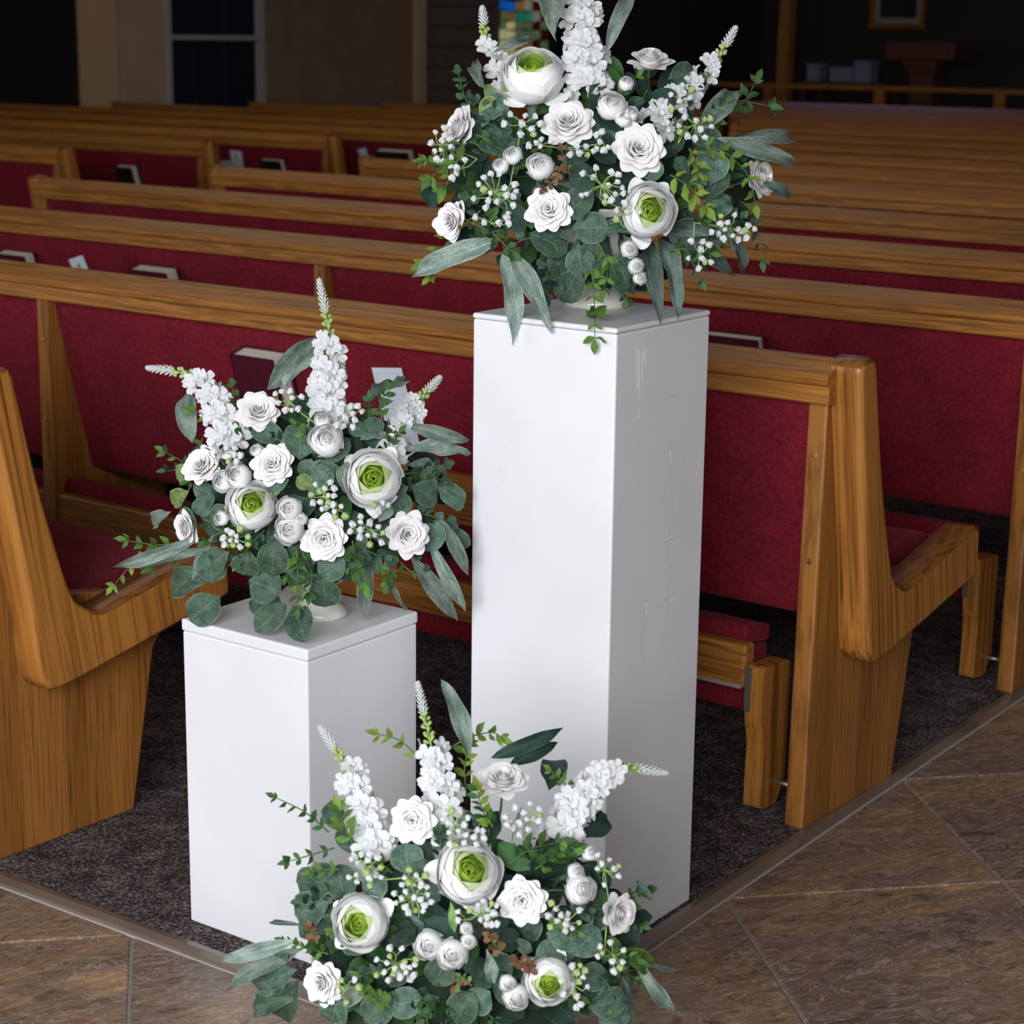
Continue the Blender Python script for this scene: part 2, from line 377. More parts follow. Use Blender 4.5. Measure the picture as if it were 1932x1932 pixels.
def strip(name, d, n, a0, a1, label):
    prof = [(-.0005, 0), (-.0005, .0055), (.002, .0068), (.016, .0090), (.030, .0065), (.034, .004), (.034, 0)]
    V = []; 
    for a in (a0, a1):
        for s, z in prof: V.append(K + d * a + n * s + Vector((0, 0, z - .001)))
    k = len(prof); F = [(i, i + 1, k + i + 1, k + i) for i in range(k - 1)] + [tuple(range(k)), tuple(range(k, 2 * k))[::-1]]
    o = tag(link(name, mesh(name, V, F, M['trim_metal'])), label, kind='structure')
    q = [K + d * a0 - n * .0035, K + d * a1 - n * .0035, K + d * a1, K + d * a0]
    link('caulk_line', mesh('caulk', [p + Vector((0, 0, z)) for z in (-.002, .0012) for p in q], [(0, 1, 2, 3), (4, 5, 6, 7), (0, 1, 5, 4), (2, 3, 7, 6)], M['caulk']), o)
strip('trim_1', dL, dR, -.02, 9, 'brown transition strip left of the flowers, between carpet and tiles')
strip('trim_2', dR, dL, -.02, 16, 'brown transition strip right of the tall pedestal, between carpet and tiles')

# ------------------------------------------------------------------ pews
PANEL = [(0, .004), (.322, .004), (.376, .277), (.44, .37), (.15, .42), (.085, .60), (.066, .728), (.017, .728)]
SUPPORT = [(0, .004), (.30, .004), (.34, .29), (.13, .34), (.10, .42), (.055, .60), (.030, .728), (.006, .728)]
ARM = [(.010, .798), (.078, .415), (.092, .277), (.160, .285), (.503, .355), (.496, .455), (.212, .388), (.166, .415), (.146, .468), (.104, .612), (.062, .808)]
ARMR = [.020, .05, .060, .03, .015, .030, .020, .02, .03, .05, .022]
RAIL = [(.012, .727), (-.001, .7275), (-.003, .730), (-.003, .7565), (.001, .7575), (-.0075, .759), (-.0095, .763), (-.0095, .771), (-.007, .7755), (.000, .7785), (.045, .7965), (.057, .796), (.064, .788), (.064, .727)]
BACK = [(.022, .735), (.112, .350), (.120, .338), (.160, .342), (.168, .36), (.082, .72), (.075, .735)]
SEAT = [(.15, .380), (.150, .350), (.16, .346), (.44, .362), (.492, .376), (.497, .398), (.48, .424), (.42, .428), (.2, .39)]
BOARD = [(.165, .334), (.445, .346), (.455, .362), (.165, .346)]
_cache = {}
def cached(key, fn):
    if key not in _cache: _cache[key] = fn()
    return _cache[key]
def arm_mesh():
    prof = rounded(ARM, ARMR, 3)[::-1]; n = len(prof)
    cs = Vector((sum(p[0] for p in prof) / n, sum(p[1] for p in prof) / n))
    V = []; F = []
    lay = [(0.0, .004), (.004, 0.0), (.050, 0.0), (.057, .003), (.060, .008)]
    for x, ins in lay:
        for i in range(n):
            a, b, c = Vector(prof[i - 1]), Vector(prof[i]), Vector(prof[(i + 1) % n])
            d = (c - a); nn = Vector((-d.y, d.x)).normalized()
            q = b - nn * ins * (1 if True else 0); V.append((x, q.x, q.y))
    for l in range(len(lay) - 1):
        for i in range(n): F.append((l * n + i, l * n + (i + 1) % n, (l + 1) * n + (i + 1) % n, (l + 1) * n + i))
    F.append(tuple(range(n))); F.append(tuple(range((len(lay) - 1) * n, len(lay) * n))[::-1])
    # top cap and arm top wear a darker polish: faces whose normal points up
    me = mesh('arm', V, F, [M['oak_arm'], M['oak_dark']])
    import bmesh
    bm = bmesh.new(); bm.from_mesh(me); bmesh.ops.recalc_face_normals(bm, faces=bm.faces); bm.to_mesh(me); bm.free()
    for p in me.polygons:
        if abs(p.normal.x) < .95 and p.normal.z > .45 and len(p.vertices) == 4: p.material_index = 1
        if len(p.vertices) == 4: p.use_smooth = abs(p.normal.x) < .9
    return me
def make_pew(L, label, group, R, e, rot=0, detail=2, racks=(), sup=(-1.92,)):
    root = empty('pew', W(R, e), ROTZ + rot); tag(root, label, 'pew', group)
    c = lambda k, fn: cached((k, round(L, 2)), fn)
    rail = link('top_rail', c('rail', lambda: extrude_x('top_rail', RAIL, -L - .02 if detail < 2 else -L - .01, .012, M['oak_x'])), root); bevelmod(rail, .0025, 2)
    link('back_cushion', c('back', lambda: extrude_x('back_cushion', rounded(BACK, .01, 2), -L + .036, -.036, M['fabric'])), root)
    link('seat_cushion', c('seat', lambda: extrude_x('seat_cushion', rounded(SEAT, .012, 2), -L + .036, -.036, M['fabric'])), root)
    link('seat_board', c('board', lambda: extrude_x('seat_board', BOARD, -L + .036, -.036, M['oak_x'])), root)
    ep = cached('panel', lambda: extrude_x('end_panel', PANEL, -.035, 0, M['oak_panel']))
    plug = cached('plug', lambda: lathe('screw_plug', [(.0055, 0), (.0055, .0022), (.004, .003), (.0001, .0032)], M['oak_y'], 12))
    for side in (0, 1):
        mm = Matrix.Identity(4) if side == 0 else Matrix.Translation((-L, 0, 0)) @ Matrix.Scale(-1, 4, Vector((1, 0, 0)))
        p = link('end_panel', ep, root, mm); bevelmod(p, .004, 2)
        if detail > 1 or side == 1 or True:
            for z in (.64, .465): link('screw_plug', plug, p, Matrix.Translation((-.0175, .018 * z / .728 + .001, z)) @ Matrix.Rotation(math.pi / 2, 4, 'X'))
        link('end_arm', cached('arm', arm_mesh), root, mm)
    for sx in sup:
        if -sx > L - .4: continue
        s = link('back_support', cached('support', lambda: extrude_x('back_support', SUPPORT, -.018, .018, M['oak_panel'])), root, loc=(sx, -.001, 0)); bevelmod(s, .003, 2)
        for z in (.64, .465): link('screw_plug', plug, s, Matrix.Translation((0, .006 * z / .728, z)) @ Matrix.Rotation(math.pi / 2, 4, 'X'))
    if detail > 0:
        kn = link('kneeler', c('kneel', lambda: boxes('kneeler', [(-L + .13, -.13, .012, .045, .222, .298)], M['oak_x'])), root); bevelmod(kn, .006, 2)
        link('kneeler_pad', c('kpad', lambda: extrude_x('kneeler_pad', rounded([(.046, .168), (.10, .168), (.10, .285), (.046, .285)], .012, 2), -L + .15, -.14, M['fabric'])), kn)
        link('kneeler_pad', c('kpad2', lambda: extrude_x('kneeler_pad', rounded([(.030, .298), (.105, .286), (.105, .315), (.036, .328)], .009, 2), -L + .15, -.14, M['fabric'])), kn)
        LEG = rounded([(.016, .012), (.07, .008), (.098, .05), (.10, .262), (.012, .266), (.010, .17), (.020, .13)], .008, 2)
        lm = cached('kleg', lambda: extrude_x('kneeler_leg', LEG, -.0165, .0165, M['oak_z']))
        sm = cached('kstrip', lambda: boxes('metal_strip', [(-.017, -.006, .0065, .0095, .185, .262)], M['metal']))
        bm_ = cached('kbolt', lambda: lathe('bolt', [(.005, -.02), (.005, .02), (.0001, .0201)], M['metal'], 10))
        for x in ((-.109, -L + .109)):
            link('kneeler_leg', lm, kn, loc=(x, 0, 0)); link('metal_strip', sm, kn, loc=(x, 0, 0))
            link('bolt', bm_, kn, Matrix.Translation((x + (.026 if x > -1 else -.026), .075, .045)) @ Matrix.Rotation(math.pi / 2, 4, 'Y'))
        if detail > 1: link('hinge_plate', cached('hinge', lambda: boxes('hinge_plate', [(-.30, -.135, .009, .0122, .2215, .2275)], M['steel'])), kn)
    for (a, b) in racks:
        link('book_rack', cached(('rack', a, b), lambda: boxes('book_rack', [(a, b, -.082, -.066, .44, .53), (a, b, -.066, .05, .44, .452), (a, a + .014, -.066, .05, .44, .50), (b - .014, b, -.066, .05, .44, .50)], M['oak_x'])), root)
    return root
M['metal'] = plain('grey_metal', (.32, .29, .25), .4, .8)
M['steel'] = plain('bright_steel', (.75, .75, .78), .3, .7)
LC = 4.12
ORD = ['first', 'second', 'third', 'fourth', 'fifth', 'sixth', 'seventh', 'eighth', 'ninth', 'tenth', 'eleventh', 'twelfth', 'thirteenth', 'fourteenth', 'fifteenth']
make_pew(3.2, 'oak pew cut off by the left edge, its carved end standing beside the short pedestal', 'centre block pews', -.93, -.965, 0, 2)
labs = {0: 'oak pew directly behind both pedestals, with maroon book and white card in its rack',
        1: 'second oak pew back from the pedestals, cut off at the right edge',
        2: 'oak pew whose left end stands at the side aisle nearest the left edge'}
for n in range(15):
    R_ = 0 if n != 1 else -.03
    e_ = 0 if n == 0 else .905 + .867 * (n - 1)
    LEN = {8: 4.45, 9: 4.98, 10: 5.45, 11: 6.05, 12: 6.6, 13: 7.1, 14: 7.65}.get(n, LC)
    make_pew(LEN, labs.get(n, '%s oak pew of the centre block counting from the pedestals' % ORD[n]), 'centre block pews', R_, e_, 0,
             2 if n < 2 else (1 if n < 4 else 0), racks=((-1.32, -.42), (-3.35, -2.3)) if n < 3 else ())
for k in range(9):
    make_pew(5.6 if k < 5 else 4.56 - .57 * (k - 5) - {6: .28, 7: .44, 8: .98}.get(k, 0), '%s oak pew beyond the side aisle, counting back from the left edge' % ORD[k], 'side block pews', {6: -5.8, 7: -5.96, 8: -6.5}.get(k, -5.52), 3.02 + .867 * k, 0, 1 if k < 1 else 0,
             racks=((-1.3, -.2),) if k < 4 else ())
# low oak screen before the first row
sc_ = empty('modesty_screen', W(-3.5, 14.35), ROTZ); tag(sc_, 'low dark oak screen with posts in front of the far pews', 'screen')
link('screen_rail', boxes('screen_rail', [(-10, 6, -.03, .03, .86, .90)], M['oak_x']), sc_)
link('screen_panel', boxes('screen_panel', [(-10, 6, -.012, .012, .05, .70)], plain('dark_panel', (.05, .022, .01), .5)), sc_)
for i in range(14): link('post', cached('spost', lambda: boxes('post', [(-.05, .05, -.035, .035, 0, .86)], M['oak_z'])), sc_, loc=(-9.9 + i * 1.2, -.004, 0))

# ------------------------------------------------------------------ books and cards in the racks
M['cover'] = plain('maroon_book_cover', (.085, .008, .018), .45, nscale=60)
M['cover_dark'] = plain('dark_book_cover', (.02, .008, .012), .5, nscale=60)
def pages():
    m, nt, b, out = newmat('page_edges')
    n = noise(nt, coords(nt, (4, 500, 4), rnd=False), 1, 2)
    nt.links.new(ramp(nt, n, [(.35, (.55, .50, .40)), (.6, (.80, .76, .67))]), b.inputs['Base Color']); b.inputs['Roughness'].default_value = .8
    return m
M['pages'] = pages()
M['card'] = plain('white_card', (.72, .76, .82), .6)
M['print'] = plain('card_print', (.17, .19, .22), .7); M['gold_print'] = plain('gold_print', (.28, .20, .07), .6); M['blue_print'] = plain('pale_blue_print', (.52, .62, .78), .6)
def book(R, e, label, wid=.135, hgt=.215, thick=.044, cover='cover', lean=.30, zb=.453, yaw=0.0, tilt=0.0):
    root = empty('hymnal', W(R, e + .048 + .055 + .032 - thick, zb), ROTZ + yaw); root.rotation_euler = (lean, tilt, ROTZ + yaw); tag(root, label, 'book', 'hymnals in the pew racks')
    w2, t = wid / 2, thick
    link('book_cover', boxes('book_cover', [(-w2, w2, 0, .0028, 0, hgt), (-w2, w2, t - .0028, t, 0, hgt), (-w2 - .001, -w2 + .003, 0, t, 0, hgt)], M[cover]), root)
    V, F = [], []
    prof = [(-w2 + .003, .003), (w2 - .006, .003), (w2 - .004, t * .5), (w2 - .006, t - .003), (-w2 + .003, t - .003)]
    n = len(prof); V = [(x, y, .004) for x, y in prof] + [(x, y, hgt - .004) for x, y in prof]
    F = [tuple(range(n))[::-1], tuple(range(n, 2 * n))] + [(i, (i + 1) % n, n + (i + 1) % n, n + i) for i in range(n)]
    link('page_block', mesh('page_block', V, F, M['pages']), root)
    return root
def card(R, e, label, wid=.075, hgt=.12, zb=.453, tilt=0.0, lean=.235, emblem=None):
    root = empty('card', W(R, e + .05 + .083, zb)); root.rotation_euler = (lean, tilt, ROTZ); tag(root, label, 'card', 'cards in the pew racks')
    link('paper', boxes('paper', [(-wid / 2, wid / 2, 0, .0012, 0, hgt)], M['card']), root)
    if emblem == 'cross':
        z = hgt - .05; b = [(-.0017, .0017, -.0008, 0, z - .014, z + .028), (-.011, .011, -.0008, 0, z + .008, z + .0112)]
        link('printed_cross', boxes('printed_cross', b, M['gold_print']), root)
        dd = .0015; V = [(-.012, 0, z), (-.0085, 0, z), (0, 0, z + .034), (-.001, 0, z + .037), (.012, 0, z), (.0085, 0, z)]
        b = []; 
        for s in (-1, 1):
            b.append(((s * .0135), -.0007, z + .004)); 
        VV, FF = [], []
        for s in (-1, 1):
            k = len(VV)
            VV += [(s * .0125, -.0007, z + .001), (s * .010, -.0007, z + .001), (s * .0005, -.0007, z + .031), (s * .0022, -.0007, z + .034)]; FF.append((k, k + 1, k + 2, k + 3))
        link('printed_outline', mesh('printed_outline', VV, FF, M['print']), root)
    if emblem == 'form':
        f = .0012; a, c = -wid / 2 + .008, wid / 2 - .008; z0, z1 = .01, hgt - .01
        link('printed_border', boxes('printed_border', [(a, c, -.0006, 0, z1 - f, z1), (a, c, -.0006, 0, z0, z0 + f), (a, a + f, -.0006, 0, z0, z1), (c - f, c, -.0006, 0, z0, z1)], M['blue_print']), root)
    return root
book(-1.255, -.048, 'maroon hymnal in the nearest rack, just above the left flower spike of the short arrangement', .118, .232)
book(-.755, .857, 'maroon hymnal with cream page edges directly right of the tall pedestal top', .20, .222, .03)
book(-2.56, .857, 'maroon hymnal with pale page edges in the second pew rack, left of its centre support', .150, .222, .045)
book(-3.15, .857, 'maroon hymnal at the far left edge behind the nearest rail', .135, .222, .04)
card(-.925, -.05, 'white card standing behind the short arrangement, between its centre and right flower spikes', .075, .235, tilt=-.10, emblem='form')
card(-2.85, .855, 'white card printed with a small gold cross, left of the hymnal in the second rack', .062, .235, tilt=-.28, emblem='cross')
card(-1.98, 1.722, 'tip of a white card showing just above the second rail', .07, .245, tilt=.12)
book(-6.05, 3.887 - .048, 'dark hymnal in the second pew rack beyond the side aisle', .125, .21, .04, 'cover_dark')
card(-6.20, 4.754 - .05, 'white card with small emblem in the third side pew rack', .085, .25, tilt=.05, emblem='cross')
card(-6.27, 4.754 - .062, 'lower white paper beside the emblem card in the third side pew rack', .12, .19, tilt=-.1)
book(-5.90, 4.754 - .05, 'dark hymnal right of the emblem card in the third side pew rack', .15, .215, .035, 'cover_dark')
card(-6.03, 5.621 - .05, 'curled white card in the fourth side pew rack', .06, .24, tilt=-.2)
book(-5.80, 5.621 - .05, 'large dark hymnal in the fourth side pew rack', .24, .235, .05, 'cover_dark')

# ------------------------------------------------------------------ pedestals
def pedestal(name, label, x, y, a, wl, wr, h, lid):
    # local frame: x towards the right-back corner, y towards the left-back corner; front corner at the origin
    root = empty(name, (x, y, .004)); root.rotation_euler = (0, 0, a - math.pi / 2); tag(root, label, 'pedestal', 'white painted display pedestals')
    h -= .004
    s = .0015
    body = link('body', boxes('body', [(s * lid * 50, wr - s, s * lid * 50, wl - s, 0, h - lid - .0005)], M['paint']), root); bevelmod(body, .003, 3)
    top = link('top_board', boxes('top_board', [(0, wr, 0, wl, h - lid, h)], M['paint']), root); bevelmod(top, .0035, 3)
    return root
tp = pedestal('tall_pedestal', 'tall white painted square pedestal standing right of centre on the carpet', .1369 + 0, 2.6373, 2.5137, .2426, .2461, .914, .008)
M['scratch'] = plain('scratch', (.40, .38, .36), .8)
M['chip'] = plain('bare_chip', (.95, .95, .95), .4)
def scratch(pts, wd=.0005, mat='scratch'):
    """thin scratch in the paint of the right-hand face of the tall pedestal; pts are (x, z) on that face"""
    V, F = [], []
    for i in range(len(pts) - 1):
        (x0, z0), (x1, z1) = pts[i], pts[i + 1]; d = Vector((x1 - x0, z1 - z0)).normalized(); n = Vector((-d.y, d.x)) * wd / 2; k = len(V)
        V += [(x0 - n.x, .0005, z0 - n.y), (x1 - n.x, .0005, z1 - n.y), (x1 + n.x, .0005, z1 + n.y), (x0 + n.x, .0005, z0 + n.y)]; F.append((k, k + 1, k + 2, k + 3))
        V += [(x, .0022, z) for x, _, z in V[k:k + 4]]; F += [(k, k + 1, k + 5, k + 4), (k + 2, k + 3, k + 7, k + 6)]
    link('scratch', mesh('scratch', V, F, M[mat]), tp)
for p_ in ([(.150, .70), (.151, .64), (.152, .56), (.153, .48)], [(.137, .588), (.176, .590)], [(.137, .545), (.166, .553)], [(.125, .492), (.140, .500), (.176, .508)], [(.183, .71), (.177, .64), (.172, .61)], [(.140, .80), (.165, .797)], [(.088, .50), (.092, .42)]): scratch(p_)
for p_ in ([(.052, .88), (.056, .82)], [(.058, .875), (.062, .81)], [(.066, .87), (.068, .83)], [(.073, .875), (.074, .85)], [(.060, .79), (.061, .78)], [(.148, .72), (.149, .70)], [(.095, .51), (.096, .49)]): scratch(p_, .0016, 'chip')
pedestal('short_pedestal', 'short white painted square pedestal standing left on the carpet', -.2776, 2.5993, 2.5103, .2435, .2412, .4728, .018)

# ------------------------------------------------------------------ room shell
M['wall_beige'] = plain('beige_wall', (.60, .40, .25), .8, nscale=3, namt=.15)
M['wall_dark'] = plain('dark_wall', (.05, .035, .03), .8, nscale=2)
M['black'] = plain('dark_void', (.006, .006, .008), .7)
M['trim_tan'] = plain('tan_trim', (.66, .44, .24), .6)
M['trim_white'] = plain('pale_frame', (.50, .45, .42), .5)
M['darkglass'] = plain('dark_blue_glass', (.016, .021, .034), .3, spec=.4)
M['fluted'] = plain('fluted_wall', (.34, .22, .13), .8, nscale=5)
M['block'] = plain('block_wall', (.20, .14, .10), .9, nscale=5)
M['ceiling'] = plain('ceiling_paint', (.45, .40, .36), .9)
def wall(name, R0, R1, e0, e1, z0, z1, mat, label=None):
    o = link(name, boxes(name, [(R0, R1, e0, e1, z0, z1)], mat)); o.location = PA; o.rotation_euler = (0, 0, ROTZ)
    tag(o, label, kind='structure'); return o
def piece(name, parent, b, mat):
    return link(name, boxes(name, [b], mat), parent)
WL = -11.5
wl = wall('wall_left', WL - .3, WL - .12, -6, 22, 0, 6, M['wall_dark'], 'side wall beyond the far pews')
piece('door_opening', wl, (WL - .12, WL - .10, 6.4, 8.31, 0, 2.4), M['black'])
piece('wall_panel', wl, (WL - .12, WL - .02, 8.31, 8.66, 0, 6), M['trim_tan'])
piece('wall_panel', wl, (WL - .12, WL - .05, 8.66, 9.20, 0, 6), M['wall_beige'])
wn = wall('window_1', WL - .09, WL - .05, 9.26, 10.30, .2, 2.6, M['darkglass'], 'dark blue glazed window with pale frame behind the far left pews')
for b in ((WL - .12, WL, 9.215, 9.255, 0, 2.7), (WL - .12, WL - .03, 10.32, 10.41, 0, 2.7), (WL - .10, WL, 9.26, 10.32, 1.25, 1.29), (WL - .07, WL - .04, 9.56, 9.575, .2, 2.6), (WL - .07, WL - .04, 9.92, 9.935, .2, 2.6)):
    link('window_frame' if b[5] > 2.65 or b[4] > 1 else 'glazing_bar', boxes('window_frame', [b], M['trim_white'] if b[1] >= WL - .035 else M['darkglass']), wn)
V, F = [], []
x = 10.42
while x < 12.45:
    for (a, b, c_) in ((x, x + .022, .02), (x + .022, x + .044, 0)):
        v, f = boxdata(WL - .12, WL - .05 + c_, a, b, 0, 6, len(V)); V += v; F += f
    x += .044
tag(link('fluted_cladding', mesh('fluted_cladding', V, F, M['fluted']), wl), kind='stuff')
piece('pilaster', wl, (WL - .12, WL + .02, 12.46, 12.60, 0, 6), M['trim_tan'])
for k in range(11):
    for i in range(4):
        off = .0 if k % 2 else .17
        a = 12.60 + i * .36 - off; b = a + .35
        a, b = max(a, 12.605), min(b, 13.88)
        if b - a > .03: link('block', cached(('blk', round(a, 2), round(b, 2)), lambda: boxes('block', [(WL - .12, WL - .055, a, b, 0, .19)], M['block'])), wl, loc=(0, 0, .01 + k * .2))
# stained glass window: coloured panes in lead, lit from outside
def glass(name, c, s):
    m, nt, b, out = newmat(name); b.inputs['Base Color'].default_value = (*[x * .5 for x in c], 1)
    n = noise(nt, coords(nt), 9, 3); cc = ramp(nt, n, [(.3, tuple(x * .6 for x in c)), (.7, c)])
    nt.links.new(cc, b.inputs['Emission Color']); b.inputs['Emission Strength'].default_value = s
    b.inputs['Roughness'].default_value = .2; return m
GL = dict(b=glass('blue_glass', (.01, .13, .60), .55), y=glass('pale_yellow_glass', (.55, .55, .25), .62), g=glass('green_glass', (.12, .18, .08), .5),
          t=glass('teal_glass', (.02, .25, .16), .5), r=glass('red_glass', (.05, .004, .006), .5), a=glass('amber_glass', (.35, .20, .04), .4), n=glass('navy_glass', (.005, .02, .12), .5), w=glass('white_glass', (.3, .3, .2), .5))
sg = wall('window_2', WL - .11, WL - .10, 13.86, 14.78, .55, 2.6, plain('lead_came', (.01, .01, .01), .5), 'stained glass window with yellow, blue and red panes behind the tall arrangement')
rows = [(.62, 'yygwrw'), (.78, 'yygaww'), (.90, 'yyggrw'), (1.03, 'yyyarr'), (1.15, 'yyaarg'), (1.28, 'yygggr'), (1.39, 'gyggrg'), (1.47, 'gattwr'), (1.57, 'bbawra'), (1.68, 'bnnaya'), (1.85, 'bbnnyr'), (2.05, 'bbbnya'), (2.3, 'bbnnna')]
rg = random.Random(3)
for q, (z, s) in enumerate(rows):
    z1 = rows[q + 1][0] if q + 1 < len(rows) else 2.55
    for i, ch in enumerate(s):
        a = 13.88 + i * .147; j = [rg.uniform(-.012, .012) for _ in range(4)]
        V = [(WL - .098, a + .006, z + .006 + j[0]), (WL - .098, a + .141, z + .006 + j[1]), (WL - .098, a + .141, z1 - .006 + j[2]), (WL - .098, a + .006, z1 - .006 + j[3])]
        V += [(x_ + .006, y_, z_) for x_, y_, z_ in V]
        link('pane', mesh('pane', V, [(0, 3, 2, 1), (4, 5, 6, 7), (0, 1, 5, 4), (1, 2, 6, 5), (2, 3, 7, 6), (3, 0, 4, 7)], GL[ch]), sg)
piece('window_frame', sg, (WL - .12, WL, 14.74, 14.86, 0, 4), M['black'])
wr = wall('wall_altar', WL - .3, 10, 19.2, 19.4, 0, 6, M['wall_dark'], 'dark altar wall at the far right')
wall('wall_right', 10, 10.2, -8, 19.4, 0, 6, M['wall_beige']); 
wb = wall('wall_back', WL, 10, -8.4, -8.2, 3.6, 6, M['wall_beige'])
wall('ceiling', WL - .3, 10.2, -8.4, 19.4, 6, 6.15, M['ceiling'])
colm = empty('oak_column', W(-10.50, 17.9), ROTZ); tag(colm, 'slim oak column rising at the far right beyond the pews', 'column')
link('shaft', boxes('shaft', [(-.07, .07, -.07, .07, .3, 5.9)], wood('oak_column', 2, (.62, .27, .06))), colm); bevelmod(link('plinth', boxes('plinth', [(-.1, .1, -.1, .1, 0, .3)], M['oak_z']), colm), .01)
pic = empty('framed_picture', W(-9.72, 19.15, 1.52), ROTZ); tag(pic, 'dim framed picture hanging on the far right wall', 'picture')
M['mat_board'] = plain('picture_mat', (.42, .36, .27), .7)
link('frame', boxes('frame', [(-.36, .36, -.04, 0, -.06, 0), (-.36, -.30, -.04, 0, 0, .75), (.30, .36, -.04, 0, 0, .75), (-.36, .36, -.04, 0, .75, .81)], M['oak_z']), pic)
link('mat_board', boxes('mat_board', [(-.30, .30, -.02, 0, 0, .06), (-.30, -.24, -.02, 0, .06, .75), (.24, .30, -.02, 0, .06, .75)], M['mat_board']), pic)
link('print', boxes('print', [(-.24, .24, -.015, 0, .06, .75)], plain('dim_print', (.05, .03, .04), .6, nscale=4, namt=.8)), pic)
lec = empty('lectern', W(-8.35, 17.2), ROTZ); tag(lec, 'dark reddish wooden lectern with a wide top at the far right', 'lectern')
Mr = plain('mahogany', (.16, .05, .03), .5, nscale=6)
bevelmod(link('reading_desk', boxes('reading_desk', [(-.40, .40, -.22, .22, 1.12, 1.30)], Mr), lec), .02)
link('neck', mesh('neck', [(-.24, -.16, 1.12), (.20, -.16, 1.12), (.20, .16, 1.12), (-.24, .16, 1.12), (-.14, -.12, .95), (.14, -.12, .95), (.14, .12, .95), (-.14, .12, .95)], [(0, 1, 2, 3), (7, 6, 5, 4), (0, 4, 5, 1), (1, 5, 6, 2), (2, 6, 7, 3), (3, 7, 4, 0)], Mr), lec)
link('shaft', boxes('shaft', [(-.14, .14, -.12, .12, .12, .95)], Mr), lec); link('base', boxes('base', [(-.25, .25, -.2, .2, 0, .12)], Mr), lec)
tb = empty('side_table', W(-9.85, 18.3), ROTZ); tag(tb, 'dark low table holding pale boxes beside the oak column', 'table')
link('tabletop', boxes('tabletop', [(-.55, .55, -.25, .25, .80, .85)], Mr), tb)
for x_ in (-.5, .5):
    for y_ in (-.2, .2): link('leg', cached('tleg', lambda: boxes('leg', [(-.03, .03, -.03, .03, 0, .80)], Mr)), tb, loc=(x_, y_, 0))
M['pale_blue'] = plain('pale_card_blue', (.30, .32, .42), .6)
for i, (x_, w_, h_) in enumerate(((-.42, .16, .20), (-.05, .30, .17), (.22, .20, .24))):
    b_ = empty('box', W(-9.85 + x_, 18.25, .85), ROTZ); tag(b_, ['small pale box at the left end of the far dark table', 'wide pale box in the middle of the far dark table', 'taller pale box at the right end of the far dark table'][i], 'box', 'pale boxes on the far table')
    bevelmod(link('body', boxes('body', [(-w_ / 2, w_ / 2, -.1, .1, 0, h_ * .8)], M['pale_blue']), b_), .005); bevelmod(link('lid', boxes('lid', [(-w_ / 2 - .005, w_ / 2 + .005, -.105, .105, h_ * .8, h_)], M['pale_blue']), b_), .004)

# ------------------------------------------------------------------ flower and leaf meshes (unit size)
def grid_patch(V, F, UV, fn, nu, nv, flip=False):
    b = len(V)
    for j in range(nv + 1):
        for i in range(nu + 1):
            u, v = i / nu, j / nv; V.append(Vector(fn(2 * u - 1, v))); UV.append((u, v))
    for j in range(nv):
        for i in range(nu):
            a = b + j * (nu + 1) + i; q = (a, a + 1, a + nu + 2, a + nu + 1); F.append(q[::-1] if flip else q)
def rose_petal(phi, wid, r0, z0, L, a0, a1, tip=.3, curl=0.0, ruff=0.0, ph=0.0):
    """patch of a bent cone: starts at radius r0, height z0; slope turns from a0 to a1 (0 upright, pi/2 flat)"""
    def fn(s, v):
        Ls = L * (1 - tip * abs(s) ** 1.25 - .10 * s * s)
        n = 8; r_, z_ = r0, z0; vv = v * Ls
        for k in range(n):
            t = (k + .5) / n * vv / L; a = a0 + (a1 - a0) * t ** 1.35 + curl * max(0, t - .72) * 3.2
            r_ += math.sin(a) * vv / n; z_ += math.cos(a) * vv / n
        r_ += ruff * math.sin(3.1 * s + ph) * v * v - .04 * L * v * (1 - s * s) * 0
        z_ -= .05 * L * abs(s) ** 3 * v
        an = phi + wid * s
        return (r_ * math.cos(an), r_ * math.sin(an), z_)
    return fn
def make_rose_meshes(seed, mat):
    rr = random.Random(seed); V, F, UV = [], [], []
    # tight spiral heart
    n = 19
    for k in range(n):
        t = k / (n - 1); ph = k * 2.399 + rr.uniform(-.25, .25)
        r0 = .03 + .44 * t
        grid_patch(V, F, UV, rose_petal(ph, 1.5 - .70 * t, r0 * .80, -.22 - .06 * t, .62 - .13 * t + rr.uniform(-.02, .02), .02 + .08 * t, .12 + .50 * t, .07 + .05 * t, 1.0 + .9 * t, .014, rr.uniform(0, 6)), 10, 8)
    core = mesh('rose', V, F, mat, True, UV)
    outs = []
    for (r0, z0, L, a0, a1, wid, tip, curl) in ((.28, -.34, .66, .40, .74, .80, .14, 1.7), (.26, -.40, .76, .60, 1.06, .72, .22, 1.2), (.22, -.46, .84, .95, 1.40, .60, .36, .5)):
        V, F, UV = [], [], []
        grid_patch(V, F, UV, rose_petal(0, wid, r0, z0, L, a0, a1, tip, curl, .02, rr.uniform(0, 6)), 10, 8)
        outs.append(mesh('petal', V, F, mat, True, UV))
    return core, outs
